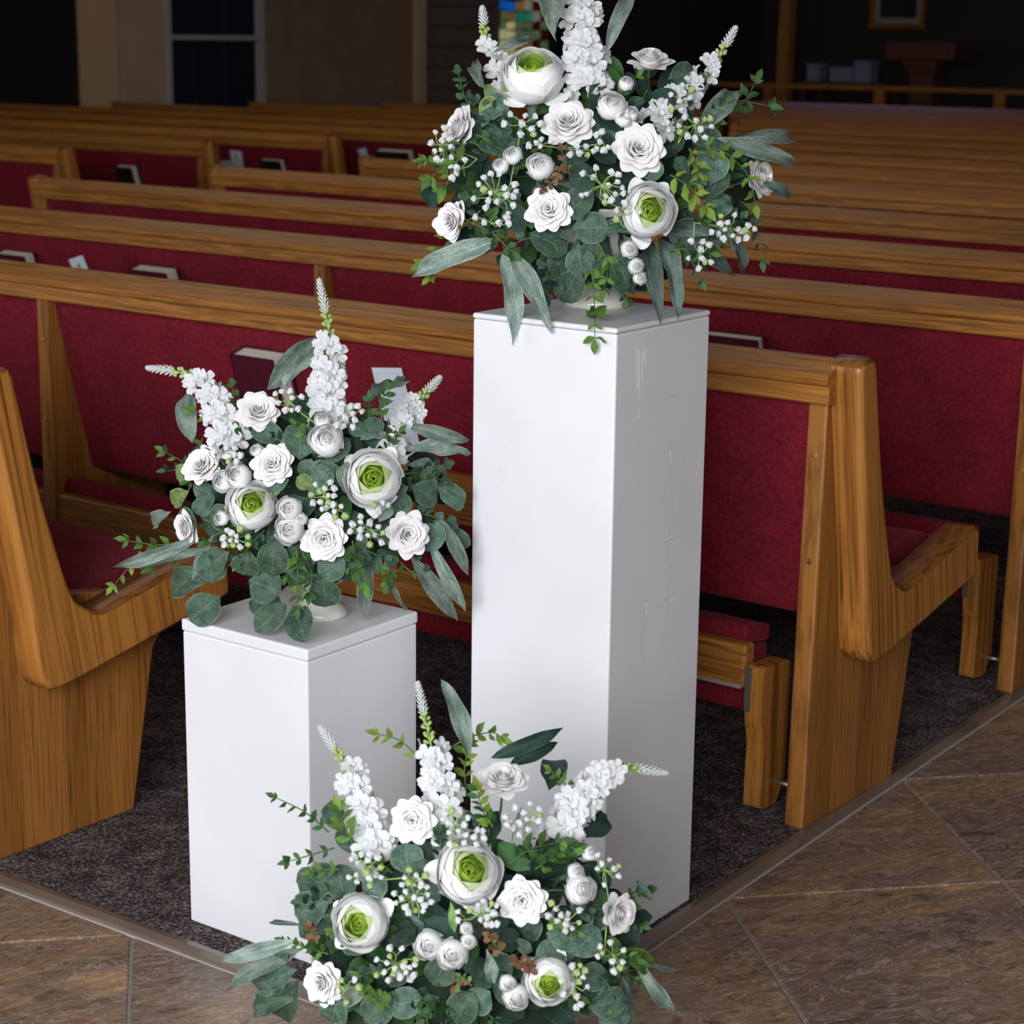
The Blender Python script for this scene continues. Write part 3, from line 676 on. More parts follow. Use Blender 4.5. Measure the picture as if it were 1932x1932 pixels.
def make_ranunculus_meshes(seed, green=True):
    rr = random.Random(seed)
    def ball(phi, wid, Rr, th1, zs=0.0, wob=0.0, drop=.30):
        def fn(s, v):
            th = 2.75 + (th1 + drop * abs(s) ** 2.4 - 2.75) * v
            q = Rr * (1 + wob * math.sin(4 * s + phi * 3) * v + .07 * v ** 7)
            return (q * math.sin(th) * math.cos(phi + wid * s), q * math.sin(th) * math.sin(phi + wid * s), q * math.cos(th) * .84 + zs)
        return fn
    V, F, UV = [], [], []; mi = []
    def add(fn, nu, nv, m):
        k = len(F); grid_patch(V, F, UV, fn, nu, nv); mi.extend([m] * (len(F) - k))
    for k in range(16):
        add(ball(k * 2.399, .80, .96 - .011 * k, 1.12 - .036 * k + rr.uniform(-.07, .07), 0, .022), 9, 8, 0)
    for k in range(9):
        add(ball(k * 2.399 + 1, .9, .735 - .018 * k, .70 - .008 * k + rr.uniform(-.05, .05), .05, .02), 8, 6, 1 if green else 0)
    for k in range(14):
        add(ball(k * 2.399 + .4, 1.0, .575 - .036 * k, .80 - .02 * k + rr.uniform(-.12, .08), .06 + .012 * k, .03), 8, 5, 2 if green else (0 if k % 2 else 1))
    me = mesh('ranunculus', V, F, [M['petal_thick'], M['petal_pale'] if green else M['petal_thick'], M['petal_green'] if green else M['petal']], True, UV)
    me.polygons.foreach_set('material_index', mi)
    V, F, UV = [], [], []
    grid_patch(V, F, UV, ball(0, .72, 1.0, 1.30, -.01, .03, .40), 9, 8); p1 = mesh('petal', V, F, M['petal_thick'], True, UV)
    V, F, UV = [], [], []
    grid_patch(V, F, UV, rose_petal(0, .42, .12, -.80, 1.25, 1.15, 1.35, .16, -.4, .05, 1), 8, 7); p2 = mesh('petal', V, F, M['petal_thick'], True, UV)
    return me, [p1, p2]
def floret_mesh(seed):
    rr = random.Random(seed); V, F, UV = [], [], []; mi = []
    def pet(phi, wid, L, a0, a1, ph, z0=0):
        def fn(s, v):
            w_ = (math.sin(math.pi * min(1, (v * .80 + .04) ** 1.35)) ** .75) * wid * (1 - .10 * (1 - abs(s)) * (v > .9))
            n = 5; r_ = .05; z_ = z0
            for k in range(n):
                t = (k + .5) / n * v; a = a0 + (a1 - a0) * t; r_ += math.sin(a) * v * L / n; z_ += math.cos(a) * v * L / n
            r_ *= 1 - .07 * s * s * v; z_ += .08 * math.sin(5 * s + ph) * v * v + .10 * abs(s) * v
            x, y = r_, w_ * s
            return (x * math.cos(phi) - y * math.sin(phi), x * math.sin(phi) + y * math.cos(phi), z_)
        return fn
    for k in range(5):
        b = len(F); grid_patch(V, F, UV, pet(k * 1.2566 + rr.uniform(-.12, .12), .40, 1.0 + rr.uniform(-.08, .08), 1.0, 1.62, rr.uniform(0, 6)), 6, 5); mi += [0] * (len(F) - b)
    for k in range(4):
        b = len(F); grid_patch(V, F, UV, pet(k * 1.57 + .6, .20, .42, .2, .9, rr.uniform(0, 6), .05), 4, 3); mi += [0] * (len(F) - b)
    for k in range(6):
        b = len(F); an = k * 1.05
        tube(V, F, [(.02 * math.cos(an), .02 * math.sin(an), 0), (.22 * math.cos(an), .22 * math.sin(an), .30)], [.07, .03], 3); UV += [(.5, .5)] * (len(V) - len(UV)); mi += [1] * (len(F) - b)
    me = mesh('floret', V, F, [M['petal_cool'], M['bud_green']], True, UV); me.polygons.foreach_set('material_index', mi); return me
def ico_bump(name, mats, seed, bum=.3):
    import bmesh
    rr = random.Random(seed); bm = bmesh.new(); bmesh.ops.create_icosphere(bm, subdivisions=2, radius=1)
    for i, v in enumerate(bm.verts):
        v.co *= 1 + bum * (rr.random() - .5) * 1.3
        if v.co.z < -.55: v.co.z *= .9
    me = bpy.data.meshes.new(name); bm.to_mesh(me); bm.free(); me.materials.append(mats); return me
WID = {'euca': (lambda v: (max(0, 1 - abs(2 * min(1, max(0, (v - .06) / .94)) - 1) ** 2.3)) ** .62 if v > .06 else .02, .92),
       'oval': (lambda v: (max(0, 1 - abs(2 * min(1, max(0, (v - .08) / .92)) ** 1.05 - 1) ** 2.1)) ** .75 if v > .08 else .03, .62),
       'willow': (lambda v: max(.012, math.sin(math.pi * min(1, v) ** .82) ** .85), .22),
       'ruscus': (lambda v: max(.02, math.sin(math.pi * min(1, max(0, (v - .05) / .95)) ** .78) ** 1.0) if v > .05 else .03, .46)}
def leaf_mesh(kind, mat, seed):
    fnw, ratio = WID[kind]; rr = random.Random(seed)
    b1 = rr.uniform(.05, .14) if kind != 'willow' else rr.uniform(.08, .20); fold = rr.uniform(.02, .16); wv = rr.uniform(.01, .05); ph = rr.uniform(0, 6); tw = rr.uniform(-.5, .5)
    nv = 12 if kind == 'willow' else 9
    def fn(s, v):
        wq = fnw(v) * .5
        x = s * wq; z = b1 * 4 * v * (1 - v) + fold * abs(s) * wq + wv * math.sin(4 * v * 3 + ph) * s * abs(s)
        z += tw * .25 * s * wq * (v - .3)
        return (x, v, z)
    V, F, UV = [], [], []
    grid_patch(V, F, UV, fn, 4, nv); return mesh('leaf', V, F, mat, True, UV)
LEAF = {}
LEAFLAB = {'willow': 'long pale mottled grey-green leaf', 'willow_dark': 'long dark grey-green leaf', 'lime_euca': 'round lime green mottled leaf', 'grey_leaf': 'pale grey-green leaf seen from behind'}
def leafm(kind, mat):
    k = (kind, mat)
    if k not in LEAF: LEAF[k] = [leaf_mesh(kind, M[mat], 11 * i + 3) for i in range(3)]
    return random.choice(LEAF[k])
ROSES = [make_rose_meshes(1, M['petal']), make_rose_meshes(5, M['petal'])]
RAN = make_ranunculus_meshes(2, True); PEONY = make_ranunculus_meshes(4, False)
FLORETS = [floret_mesh(i) for i in range(3)]
BLOSS = ico_bump('blossom', M['petal_cool'], 1, .5); BLOSSG = ico_bump('blossom', M['bud_green'], 2, .5)

def basis(z, spin=0.0, hint=None):
    z = Vector(z).normalized(); h = hint or (up if abs(z.dot(up)) < .9 else rt)
    x = Vector(h).cross(z).normalized(); y = z.cross(x)
    return Matrix(((x.x, y.x, z.x), (x.y, y.y, z.y), (x.z, y.z, z.z))) @ Matrix.Rotation(spin, 3, 'Z')
class Arrangement:
    def __init__(s, label, base, c, rad, dz, seed):
        s.root = empty('flower_arrangement', base); tag(s.root, label, 'flower arrangement', 'white silk flower arrangements')
        s.base = Vector(base); s.c = c; s.rad = rad; s.dz = dz; s.Z = (s.base - EYE).dot(fw); s.rr = random.Random(seed)
        s.heads = []
    def dome(s, x, y):
        q = 1 - ((x - s.c[0]) / s.rad[0]) ** 2 - ((y - s.c[1]) / s.rad[1]) ** 2
        return s.dz * math.sqrt(max(.0, q))
    def at(s, x, y, t=None):
        z = s.clear(x, y, s.Z - (s.dome(x, y) if t is None else t))
        return EYE + (fw + rt * ((x - 966) / FPX) - up * ((y - 966) / FPX)) * z - s.base
    block = None
    def clear(s, x, y, z):
        """keep foliage that hangs over the pedestal edge in front of the pedestal, not inside it"""
        if not s.block: return z
        d = fw + rt * ((x - 966) / FPX) - up * ((y - 966) / FPX); bx, by, ba, wl_, wr_, h_ = s.block
        ca, sa = math.cos(ba - math.pi / 2), math.sin(ba - math.pi / 2); inv = lambda v: Vector((v.x * ca + v.y * sa, -v.x * sa + v.y * ca, v.z))
        o = inv(EYE - Vector((bx, by, 0))); dd = inv(d); t0, t1 = -1e9, 1e9
        for k, (lo, hi) in enumerate(((-.006, wr_ + .006), (-.006, wl_ + .006), (0, h_ + .006))):
            if abs(dd[k]) < 1e-9: continue
            a, b = sorted(((lo - o[k]) / dd[k], (hi - o[k]) / dd[k])); t0, t1 = max(t0, a), min(t1, b)
        return min(z, t0 - .004) if t0 < t1 and z > t0 else z
    def m(s, px, t=0): return px / FPX * (s.Z - t)
    def face(s, x, y, f):
        if f is None: f = (.55 * (x - s.c[0]) / s.rad[0], -.45 * (y - s.c[1]) / s.rad[1] + .1)
        z = math.sqrt(max(.02, 1 - f[0] ** 2 - f[1] ** 2)); return rt * f[0] + up * f[1] - fw * z
    def head(s, me, name, x, y, r, f, extra=0.0, spin=None):
        p = s.at(x, y, s.dome(x, y) + extra); B = basis(s.face(x, y, f), s.rr.uniform(0, 6.28) if spin is None else spin)
        o = link(name, me, s.root, Matrix.Translation(p) @ B.to_4x4() @ Matrix.Scale(s.m(r, 0), 4)); s.heads.append((p, B.col[2].copy() if hasattr(B, 'col') else Vector((B[0][2], B[1][2], B[2][2])))); return o
    def rose(s, x, y, r, f=None, open_=1.0, n=(5, 7, 9), extra=.015):
        core, outs = s.rr.choice(ROSES); o = s.head(core, 'rose', x, y, r, f, extra)
        for L, (cnt, me) in enumerate(zip(n, outs)):
            for k in range(cnt):
                a = 2 * math.pi * (k + .5 * (L % 2) + .25 * s.rr.uniform(-1, 1)) / cnt + L * .3
                q = s.rr.uniform(.92, 1.05)
                link('petal', me, o, Matrix.Rotation(a, 4, 'Z') @ Matrix.Rotation(s.rr.uniform(-.08, .08), 4, 'Y') @ Matrix.Diagonal((q, q, q, 1)))
        return o
    def ran(s, x, y, r, f=None, green=True, n=(4, 3), extra=.015):
        core, outs = RAN if green else PEONY; o = s.head(core, 'ranunculus' if green else 'peony', x, y, r, f, extra)
        for L, (cnt, me) in enumerate(zip(n, outs)):
            for k in range(cnt):
                a = 2 * math.pi * (k + .3 * s.rr.uniform(-1, 1)) / cnt + L
                link('petal', me, o, Matrix.Rotation(a, 4, 'Z') @ Matrix.Rotation(s.rr.uniform(-.12, .12), 4, 'Y'))
        return o
    def leaf(s, kind, mat, a, b, wpx=None, ta=None, tb=None, roll=None, name='leaf', parent=None, pbase=None, nrm=None):
        ta = s.dome(*a) if ta is None else ta; tb = (s.dome(*b) + .0) if tb is None else tb
        p, q = s.at(*a, ta), s.at(*b, tb); L = (q - p).length
        if L < 1e-4: return
        y = (q - p).normalized(); n = (nrm or (-fw + up * .25)).copy(); n = n - y * n.dot(y)
        n = n.normalized() if n.length > .05 else up
        roll = s.rr.uniform(-.5, .5) if roll is None else roll
        n = Matrix.Rotation(roll, 3, y) @ n; x = y.cross(n)
        w_ = s.m(wpx) if wpx else L * WID[kind][1]
        pb = pbase if pbase is not None else Vector((0, 0, 0))
        mw = Matrix(((x.x * w_, y.x * L, n.x * L, p.x - pb.x), (x.y * w_, y.y * L, n.y * L, p.y - pb.y), (x.z * w_, y.z * L, n.z * L, p.z - pb.z), (0, 0, 0, 1)))
        o = link(name, leafm(kind, mat), parent or s.root, mw)
        if mat in LEAFLAB and parent is None: o['label'] = LEAFLAB[mat]
        return o
    def sprig(s, kind, mat, pts, n, lpx, t=None, stem='stem', tipleaf=True, wratio=1.0, ang=(.7, 1.1), name='leaf_sprig', rad=.0011):
        """pts: pixel polyline from root to tip, t: list of depths towards the viewer (metres)"""
        t = t or [s.dome(*p) + .02 for p in pts]
        P = []; 
        for k in range(len(pts) - 1):
            for i in range(4):
                f = i / 4; P.append((pts[k][0] * (1 - f) + pts[k + 1][0] * f, pts[k][1] * (1 - f) + pts[k + 1][1] * f, t[k] * (1 - f) + t[k + 1] * f))
        P.append((*pts[-1], t[-1]))
        for _ in range(2): P = [P[0]] + [tuple((P[i - 1][j] + 2 * P[i][j] + P[i + 1][j]) / 4 for j in range(3)) for i in range(1, len(P) - 1)] + [P[-1]]
        W3 = [s.at(x, y, tt) for x, y, tt in P]; pb = W3[0]
        V, F = [], []; tube(V, F, [w_ - pb for w_ in W3], [rad * (1.2 - .7 * i / len(W3)) for i in range(len(W3))], 5)
        o = link(name, mesh('sprig_stem', V, F, M[stem], True), s.root, Matrix.Translation(pb))
        for i in range(n):
            f = .12 + .86 * i / max(1, n - 1); k = f * (len(P) - 1); k0 = min(int(k), len(P) - 2); g = k - k0
            x, y, tt = [P[k0][j] * (1 - g) + P[k0 + 1][j] * g for j in range(3)]
            dx, dy = P[k0 + 1][0] - P[k0][0], P[k0 + 1][1] - P[k0][1]; a0 = math.atan2(dy, dx)
            for sd in (-1, 1):
                if s.rr.random() < .08: continue
                a = a0 + sd * s.rr.uniform(*ang); l = lpx * s.rr.uniform(.75, 1.15) * (1 - .25 * f)
                s.leaf(kind, mat if isinstance(mat, str) else s.rr.choice(mat), (x, y), (x + l * math.cos(a), y + l * math.sin(a)), None, tt, tt + s.rr.uniform(-.012, .016), s.rr.uniform(-.9, .9), 'leaf', o, pb)
        if tipleaf:
            a = math.atan2(P[-1][1] - P[-2][1], P[-1][0] - P[-2][0]); s.leaf(kind, mat if isinstance(mat, str) else mat[0], P[-1][:2], (P[-1][0] + lpx * math.cos(a), P[-1][1] + lpx * math.sin(a)), None, P[-1][2], P[-1][2] + .002, .2, 'leaf', o, pb)
        return o
    def breath(s, root, blobs, r=6.2, green=.15, extra=.03):
        """root px, blobs [(x,y,rx,ry,count)]: small round white blossoms on forked stems"""
        pb = s.at(*root, s.dome(*root)); V, F = [], []; spots = []
        for (cx, cy, rx, ry, cnt) in blobs:
            mid = s.at((root[0] + 2 * cx) / 3 + s.rr.uniform(-8, 8), (root[1] + 2 * cy) / 3, s.dome(cx, cy) + extra * .6)
            hub = s.at(cx, cy, s.dome(cx, cy) + extra * .7)
            tube(V, F, [p - pb for p in (pb, mid, hub)], .0009, 4); pts = []
            tries = 0
            while len(pts) < cnt and tries < 300:
                tries += 1; a = s.rr.uniform(0, 6.28); q = math.sqrt(s.rr.random()); x, y = cx + rx * q * math.cos(a), cy + ry * q * math.sin(a)
                if all((x - u_) ** 2 + (y - v_) ** 2 > (1.55 * r) ** 2 for u_, v_ in pts): pts.append((x, y))
            for (x, y) in pts:
                p = s.at(x, y, s.dome(x, y) + extra + s.rr.uniform(-.008, .016)); m_ = (hub * .45 + p * .55) + up * s.rr.uniform(-.008, .004) + rt * s.rr.uniform(-.005, .005)
                tube(V, F, [hub - pb, m_ - pb, p - pb], .0007, 4); spots.append(p)
        o = link('baby_breath_sprig', mesh('breath_stem', V, F, M['stem_pale'], True), s.root, Matrix.Translation(pb))
        for p in spots:
            q = s.m(r * s.rr.uniform(.75, 1.12)); link('blossom', BLOSSG if s.rr.random() < green else BLOSS, o, Matrix.Translation(p - pb) @ basis(-fw, s.rr.uniform(0, 6)).to_4x4() @ Matrix.Scale(q, 4))
        return o
    def spike(s, pts, t, n, r0=23, r1=15, w0=20, tipn=70):
        """stock flower spike through pixel points pts (base .. tip)"""
        def bez(f):
            k = f * (len(pts) - 1); i = min(int(k), len(pts) - 2); g = k - i
            a = [Vector((*pts[max(0, min(len(pts) - 1, i + d))], t[max(0, min(len(t) - 1, i + d))])) for d in (-1, 0, 1, 2)]
            q = .5 * ((2 * a[1]) + (a[2] - a[0]) * g + (2 * a[0] - 5 * a[1] + 4 * a[2] - a[3]) * g * g + (3 * a[1] - a[0] - 3 * a[2] + a[3]) * g ** 3)
            return s.at(q.x, q.y, q.z)
        P = [bez(i / 24) for i in range(25)]; pb = P[0]
        V, F = [], []; tube(V, F, [p - pb for p in P], [s.m(4.5) * (1 - .75 * i / 24) for i in range(25)], 6); mi = [0] * len(F)
        def frame(f):
            p = bez(f); d = (bez(min(1, f + .02)) - bez(max(0, f - .02))).normalized(); x = d.cross(fw).normalized(); return p, d, x, d.cross(x)
        # green buds, then the pale bristled tip
        for i in range(16):
            f = .66 + .16 * i / 16; p, d, x, y = frame(f); a = i * 2.399; rad = s.m(9) * (1 - .35 * i / 16)
            o_ = x * math.cos(a) + y * math.sin(a); b = len(F); L = s.m(13) * (1 - .3 * i / 16)
            q0 = p - pb + o_ * s.m(2.5); q1 = q0 + (o_ * .75 + d * .65) * L
            tube(V, F, [q0, q0.lerp(q1, .35), q0.lerp(q1, .75), q1], [s.m(1.4), s.m(3.4), s.m(4.0), s.m(1.0)], 6); mi += [1] * (len(F) - b)
        for i in range(tipn):
            f = .80 + .195 * i / tipn; p, d, x, y = frame(f); a = i * 2.399; L = s.m(15) * (1.0 - .60 * (i / tipn) ** 1.5)
            o_ = x * math.cos(a) + y * math.sin(a); b = len(F); q0 = p - pb; q1 = q0 + (o_ * .72 + d * .75) * L
            tube(V, F, [q0, q0.lerp(q1, .7), q1], [s.m(1.1), s.m(1.5), s.m(.4)], 4); mi += [2] * (len(F) - b)
        me = mesh('stock_spike', V, F, [M['stem_pale'], M['bud_green'], M['petal_cool']], True); me.polygons.foreach_set('material_index', mi)
        o = link('stock_spike', me, s.root, Matrix.Translation(pb))
        for i in range(n):
            f = .02 + .66 * (i / n); p, d, x, y = frame(f); a = i * 2.399 + s.rr.uniform(-.3, .3)
            out = x * math.cos(a) + y * math.sin(a)
            if out.dot(fw) > .55: out = -out
            g = i / n; q = s.m(r0 * (1 - g) + r1 * g); off = s.m(w0 * (1 - .35 * g))
            z = (out * .8 + d * .2 - fw * .55).normalized()
            link('floret', s.rr.choice(FLORETS), o, Matrix.Translation(p - pb + out * off) @ basis(z, s.rr.uniform(0, 6)).to_4x4() @ Matrix.Scale(q, 4))
        return o
    def fill(s, n, kinds, area_, tin, size, spread=.9):
        """background foliage: leaves radiating from the heart of the arrangement"""
        cx, cy, rx, ry = area_
        for i in range(n):
            a = s.rr.uniform(0, 6.283); q = math.sqrt(s.rr.random()) * .97; x, y = cx + rx * q * math.cos(a), cy + ry * q * math.sin(a)
            kind, mat = s.rr.choice(kinds); l = s.rr.uniform(*size) * (1.9 if kind == 'willow' else 1)
            d = math.atan2((y - cy) / ry, (x - cx) / rx) + s.rr.uniform(-spread, spread)
            t0 = s.dome(x, y) - tin * s.rr.uniform(.6, 1.5)
            s.leaf(kind, mat, (x - .5 * l * math.cos(d), y - .5 * l * math.sin(d)), (x + .5 * l * math.cos(d), y + .5 * l * math.sin(d)), None, t0 - .01, t0 + s.rr.uniform(-.01, .03), s.rr.uniform(-.7, .7))
    def fillsprigs(s, n, area_, tin=.01):
        cx, cy, rx, ry = area_
        for i in range(n):
            a = s.rr.uniform(0, 6.283); q = .25 + .7 * math.sqrt(s.rr.random()); x, y = cx + rx * q * math.cos(a), cy + ry * q * math.sin(a)
            d = math.atan2(y - cy, x - cx) + s.rr.uniform(-.7, .7); L = s.rr.uniform(45, 85)
            x1, y1 = x + L * math.cos(d), y + L * math.sin(d); t0 = s.dome(x, y) - tin; t1 = s.dome(x1, y1) - tin + .01
            kd, mt, sz = s.rr.choice([('ruscus', ['ruscus', 'ruscus_dark'], 24), ('oval', ['ruscus_dark', 'euca_dark'], 20), ('oval', ['euca_dark', 'euca'], 24), ('ruscus', ['ruscus_dark', 'euca_dark'], 22)])
            s.sprig(kd, mt, [(x, y), ((x + x1) / 2, (y + y1) / 2 - 6), (x1, y1)], 4, sz, [t0, (t0 + t1) / 2 + .01, t1])
    def body(s, vase_h, foam_z, foam_r, vase_scale=1.0, cbase=None):
        prof = [(.0001, 0), (.0445, 0), (.0465, .003), (.0468, .008), (.043, .015), (.033, .024), (.025, .036), (.0235, .046), (.028, .055), (.050, .068), (.068, .085), (.078, .11), (.082, .14), (.085, .145), (.081, .146), (.076, .12), (.0001, .10)]
        link('vase', lathe('vase', [(r_ * vase_scale, z * vase_h) for r_, z in prof], M['ceramic'], 48), s.root)
        import bmesh
        bm = bmesh.new(); bmesh.ops.create_icosphere(bm, subdivisions=3, radius=1); rr = random.Random(4)
        for v in bm.verts: v.co = Vector((v.co.x * foam_r[0], v.co.y * foam_r[1], v.co.z * foam_r[2])) * (1 + .12 * (rr.random() - .5))
        me = bpy.data.meshes.new('floral_foam'); bm.to_mesh(me); bm.free(); me.materials.append(M['foam'])
        link('floral_foam', me, s.root, loc=(0, .01, foam_z))
        V, F = [], []
        for p, z in s.heads:
            b = Vector((p.x * .12, p.y * .12, foam_z - .02)); m_ = p - z * .05
            tube(V, F, [b, b.lerp(m_, .5) + Vector((0, 0, .01)), m_, p - z * .012], .0016, 5)
        link('stems', mesh('stems', V, F, M['stem'], True), s.root)
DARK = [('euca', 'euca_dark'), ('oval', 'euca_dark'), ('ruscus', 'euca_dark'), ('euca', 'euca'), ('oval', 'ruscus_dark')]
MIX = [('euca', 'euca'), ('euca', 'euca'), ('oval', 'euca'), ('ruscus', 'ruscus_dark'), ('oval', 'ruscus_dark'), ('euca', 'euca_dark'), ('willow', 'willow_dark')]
def many(A, kind, mat, lst, **k):
    for q in lst:
        A.leaf(kind, q[5] if len(q) > 5 else mat, (q[0], q[1]), (q[2], q[3]), q[4] if len(q) > 4 else None, **k)

# ------------------------------------------------------------------ 1. arrangement on the tall pedestal
A = Arrangement('tall full arrangement of white roses and greenery in a cream vase on the tall pedestal', (0.1195, 2.872, .914), (1125, 345), (345, 300), .17, 21); A.block = (.1369, 2.6373, 2.5137, .2426, .2461, .914)
A.ran(1006, 142, 57, (-.05, .62)); A.ran(1222, 399, 50, (.12, .0), n=(3, 3))
A.rose(1227, 108, 46, (.05, .80), n=(4, 5, 6)); A.rose(1072, 227, 52, (-.08, .38)); A.rose(1207, 278, 52, (.08, .08)); A.rose(1035, 393, 46, (-.05, .05))
A.rose(862, 240, 46, (-.80, .20)); A.rose(848, 417, 44, (-.55, -.12), n=(4, 4, 3)); A.rose(1440, 335, 44, (.78, .12), n=(4, 5, 6))
for q in ((1154, 200, 27), (1176, 224, 16), (1181, 158, 14), (1019, 314, 25), (968, 293, 17), (945, 313, 15), (1187, 470, 16), (1200, 502, 15), (1207, 524, 13), (1190, 215, 14)): A.ran(*q, green=False, n=(3, 0), extra=.02)
A.spike([(1112, 185), (1106, 110), (1094, 20), (1085, -80), (1080, -160)], [.12, .10, .07, .03, .0], 25, 28, 24, 27)
A.spike([(962, 168), (938, 130), (918, 78), (910, 14)], [.10, .06, .03, .0], 8, 24, 17, 16)
A.spike([(1225, 245), (1282, 190), (1345, 120), (1388, 52)], [.14, .10, .06, .03], 17, 26, 17, 22)
A.breath((960, 360), [(935, 365, 45, 45, 17), (985, 235, 35, 25, 9), (925, 420, 40, 18, 5)])
A.breath((1140, 380), [(1135, 350, 50, 35, 15), (1180, 400, 30, 30, 6)])
A.breath((1310, 420), [(1375, 430, 45, 28, 13), (1320, 480, 28, 35, 9), (1410, 440, 20, 20, 4)])
A.breath((1280, 270), [(1310, 235, 35, 30, 12), (1290, 190, 40, 25, 6)]); A.breath((900, 300), [(838, 275, 28, 35, 12), (868, 320, 25, 20, 5)], green=.05)
A.breath((1060, 280), [(1020, 275, 30, 14, 5), (1100, 285, 40, 14, 6), (1140, 270, 22, 25, 6)])
many(A, 'willow', 'willow', [(945, 452, 775, 523, 42), (948, 478, 967, 654, 40), (962, 472, 1041, 628, 36), (1048, 72, 1052, -60, 48), (1142, 100, 1196, -12, 30), (1310, 250, 1386, 172, 42),
     (1345, 262, 1500, 315, 34), (1395, 258, 1497, 264, 28), (915, 170, 900, 120, 24), (930, 100, 1000, 85, 22)], tb=.03, ta=.135)
many(A, 'willow', 'willow_dark', [(1222, 450, 1247, 612, 36), (1242, 445, 1279, 602, 38), (1262, 425, 1387, 520, 34), (1260, 440, 1335, 512, 34), (1380, 440, 1400, 522, 26), (1330, 420, 1300, 500, 30),
     (1440, 345, 1490, 372, 24), (1380, 300, 1450, 270, 24)], tb=.04, ta=.10)
many(A, 'euca', 'euca', [(1000, 440, 1070, 478, 66), (1065, 415, 1118, 360, 62), (1110, 395, 1075, 400, 56), (1080, 430, 1150, 430, 58), (1130, 435, 1205, 425, 40), (1340, 350, 1345, 282, 62), (1095, 505, 1060, 570, 56),
     (1160, 480, 1185, 550, 62), (1090, 460, 1100, 520, 54), (1040, 470, 1060, 520, 50), (1120, 450, 1110, 490, 40), (1225, 300, 1240, 340, 40), (1370, 320, 1335, 378, 54), (1380, 375, 1330, 400, 50), (1140, 540, 1130, 480, 58),
     (905, 220, 945, 190, 44, 'lime_euca'), (915, 185, 938, 172, 40, 'lime_euca'), (960, 215, 910, 190, 52), (1262, 150, 1310, 135, 46), (1115, 270, 1070, 300, 50, 'euca_dark'), (1160, 310, 1110, 255, 60, 'euca_dark'), (1075, 350, 1120, 318, 50, 'euca_dark'),
     (985, 440, 960, 385, 50, 'euca_dark'), (975, 330, 955, 300, 34, 'euca_dark'), (1235, 170, 1270, 205, 50, 'euca_dark'), (820, 395, 800, 350, 34, 'euca_dark'), (1300, 330, 1270, 300, 40)])
A.sprig('ruscus', 'ruscus', [(1105, 470), (1118, 520), (1122, 580), (1122, 640)], 7, 30, [.15, .15, .13, .11], tipleaf=True)
A.sprig('ruscus', ['ruscus', 'ruscus_dark'], [(1100, 480), (1060, 505), (1030, 540)], 4, 30, [.13, .12, .10])
A.sprig('ruscus', 'ruscus', [(1130, 460), (1150, 500), (1140, 545)], 5, 28, [.16, .16, .14])
A.sprig('ruscus', 'lime_leaf', [(1265, 330), (1300, 350), (1330, 390)], 4, 36); A.sprig('ruscus', ['lime_leaf', 'ruscus'], [(1310, 270), (1370, 285), (1415, 330), (1425, 385)], 7, 30)
A.sprig('ruscus', 'lime_leaf', [(1300, 280), (1320, 320), (1310, 370)], 5, 32); A.sprig('ruscus', ['ruscus'], [(880, 270), (850, 290), (815, 335)], 4, 34); A.sprig('ruscus', ['ruscus'], [(865, 300), (850, 330), (840, 355)], 3, 34)
A.sprig('ruscus', ['lime_leaf'], [(860, 440), (830, 475), (800, 495)], 3, 32, [.06, .05, .04]); A.sprig('ruscus', ['lime_leaf'], [(850, 470), (835, 500), (815, 520)], 2, 28, [.05, .05, .04])
A.sprig('ruscus', ['ruscus_dark'], [(1380, 215), (1410, 185), (1425, 155)], 3, 30, [.02, .01, .0]); A.sprig('ruscus', ['ruscus_dark'], [(1370, 190), (1405, 190), (1450, 200)], 3, 30, [.02, .01, .0])
A.sprig('oval', ['ruscus_dark', 'euca'], [(900, 230), (875, 180), (865, 140)], 6, 20, [.04, .02, .0]); A.sprig('ruscus', 'ruscus_dark', [(1410, 400), (1432, 440), (1438, 490)], 4, 26, [.02, .02, .02])
A.sprig('oval', ['bronze_leaf'], [(1060, 310), (1050, 335), (1030, 355)], 5, 17); A.sprig('oval', ['bronze_leaf'], [(1075, 330), (1065, 300), (1060, 285)], 3, 17)
A.sprig('oval', ['ruscus_dark'], [(930, 440), (950, 460), (965, 475)], 4, 24); A.sprig('oval', ['ruscus_dark'], [(890, 420), (910, 430), (925, 410)], 4, 24)
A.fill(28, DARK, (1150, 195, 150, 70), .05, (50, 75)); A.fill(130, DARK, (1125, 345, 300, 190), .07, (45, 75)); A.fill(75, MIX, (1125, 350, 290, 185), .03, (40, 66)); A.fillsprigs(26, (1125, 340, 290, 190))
A.body(1.0, .19, (.14, .10, .085))

# ------------------------------------------------------------------ 2. arrangement on the short pedestal
A = Arrangement('mid-height arrangement of white roses and eucalyptus with a drooping left side on the short pedestal', (-0.2785, 2.770, .473), (600, 930), (300, 290), .16, 33); A.block = (-.2776, 2.5993, 2.5103, .2435, .2412, .4728)
A.ran(704, 903, 52, (.02, .08)); A.ran(474, 955, 45, (.12, .25), n=(4, 0))
A.rose(487, 772, 44, (.10, .42)); A.rose(378, 876, 42, (-.30, .36)); A.rose(513, 873, 43, (.02, .22)); A.rose(348, 997, 38, (-.70, -.15), n=(4, 4, 3)); A.rose(612, 1017, 46, (.05, -.08)); A.rose(771, 1008, 46, (.30, .0))
for q in ((615, 831, 31), (449, 898, 25), (421, 908, 20), (546, 960, 23), (546, 1000, 27), (568, 980, 12), (608, 793, 15), (428, 855, 13), (484, 850, 12), (418, 978, 14)): A.ran(*q, green=False, n=(3, 0), extra=.02)
A.spike([(622, 800), (618, 730), (622, 640), (602, 528)], [.12, .10, .08, .05], 17, 28, 21, 22)
A.spike([(435, 845), (412, 775), (368, 712), (278, 694)], [.12, .10, .07, .03], 17, 27, 20, 20)
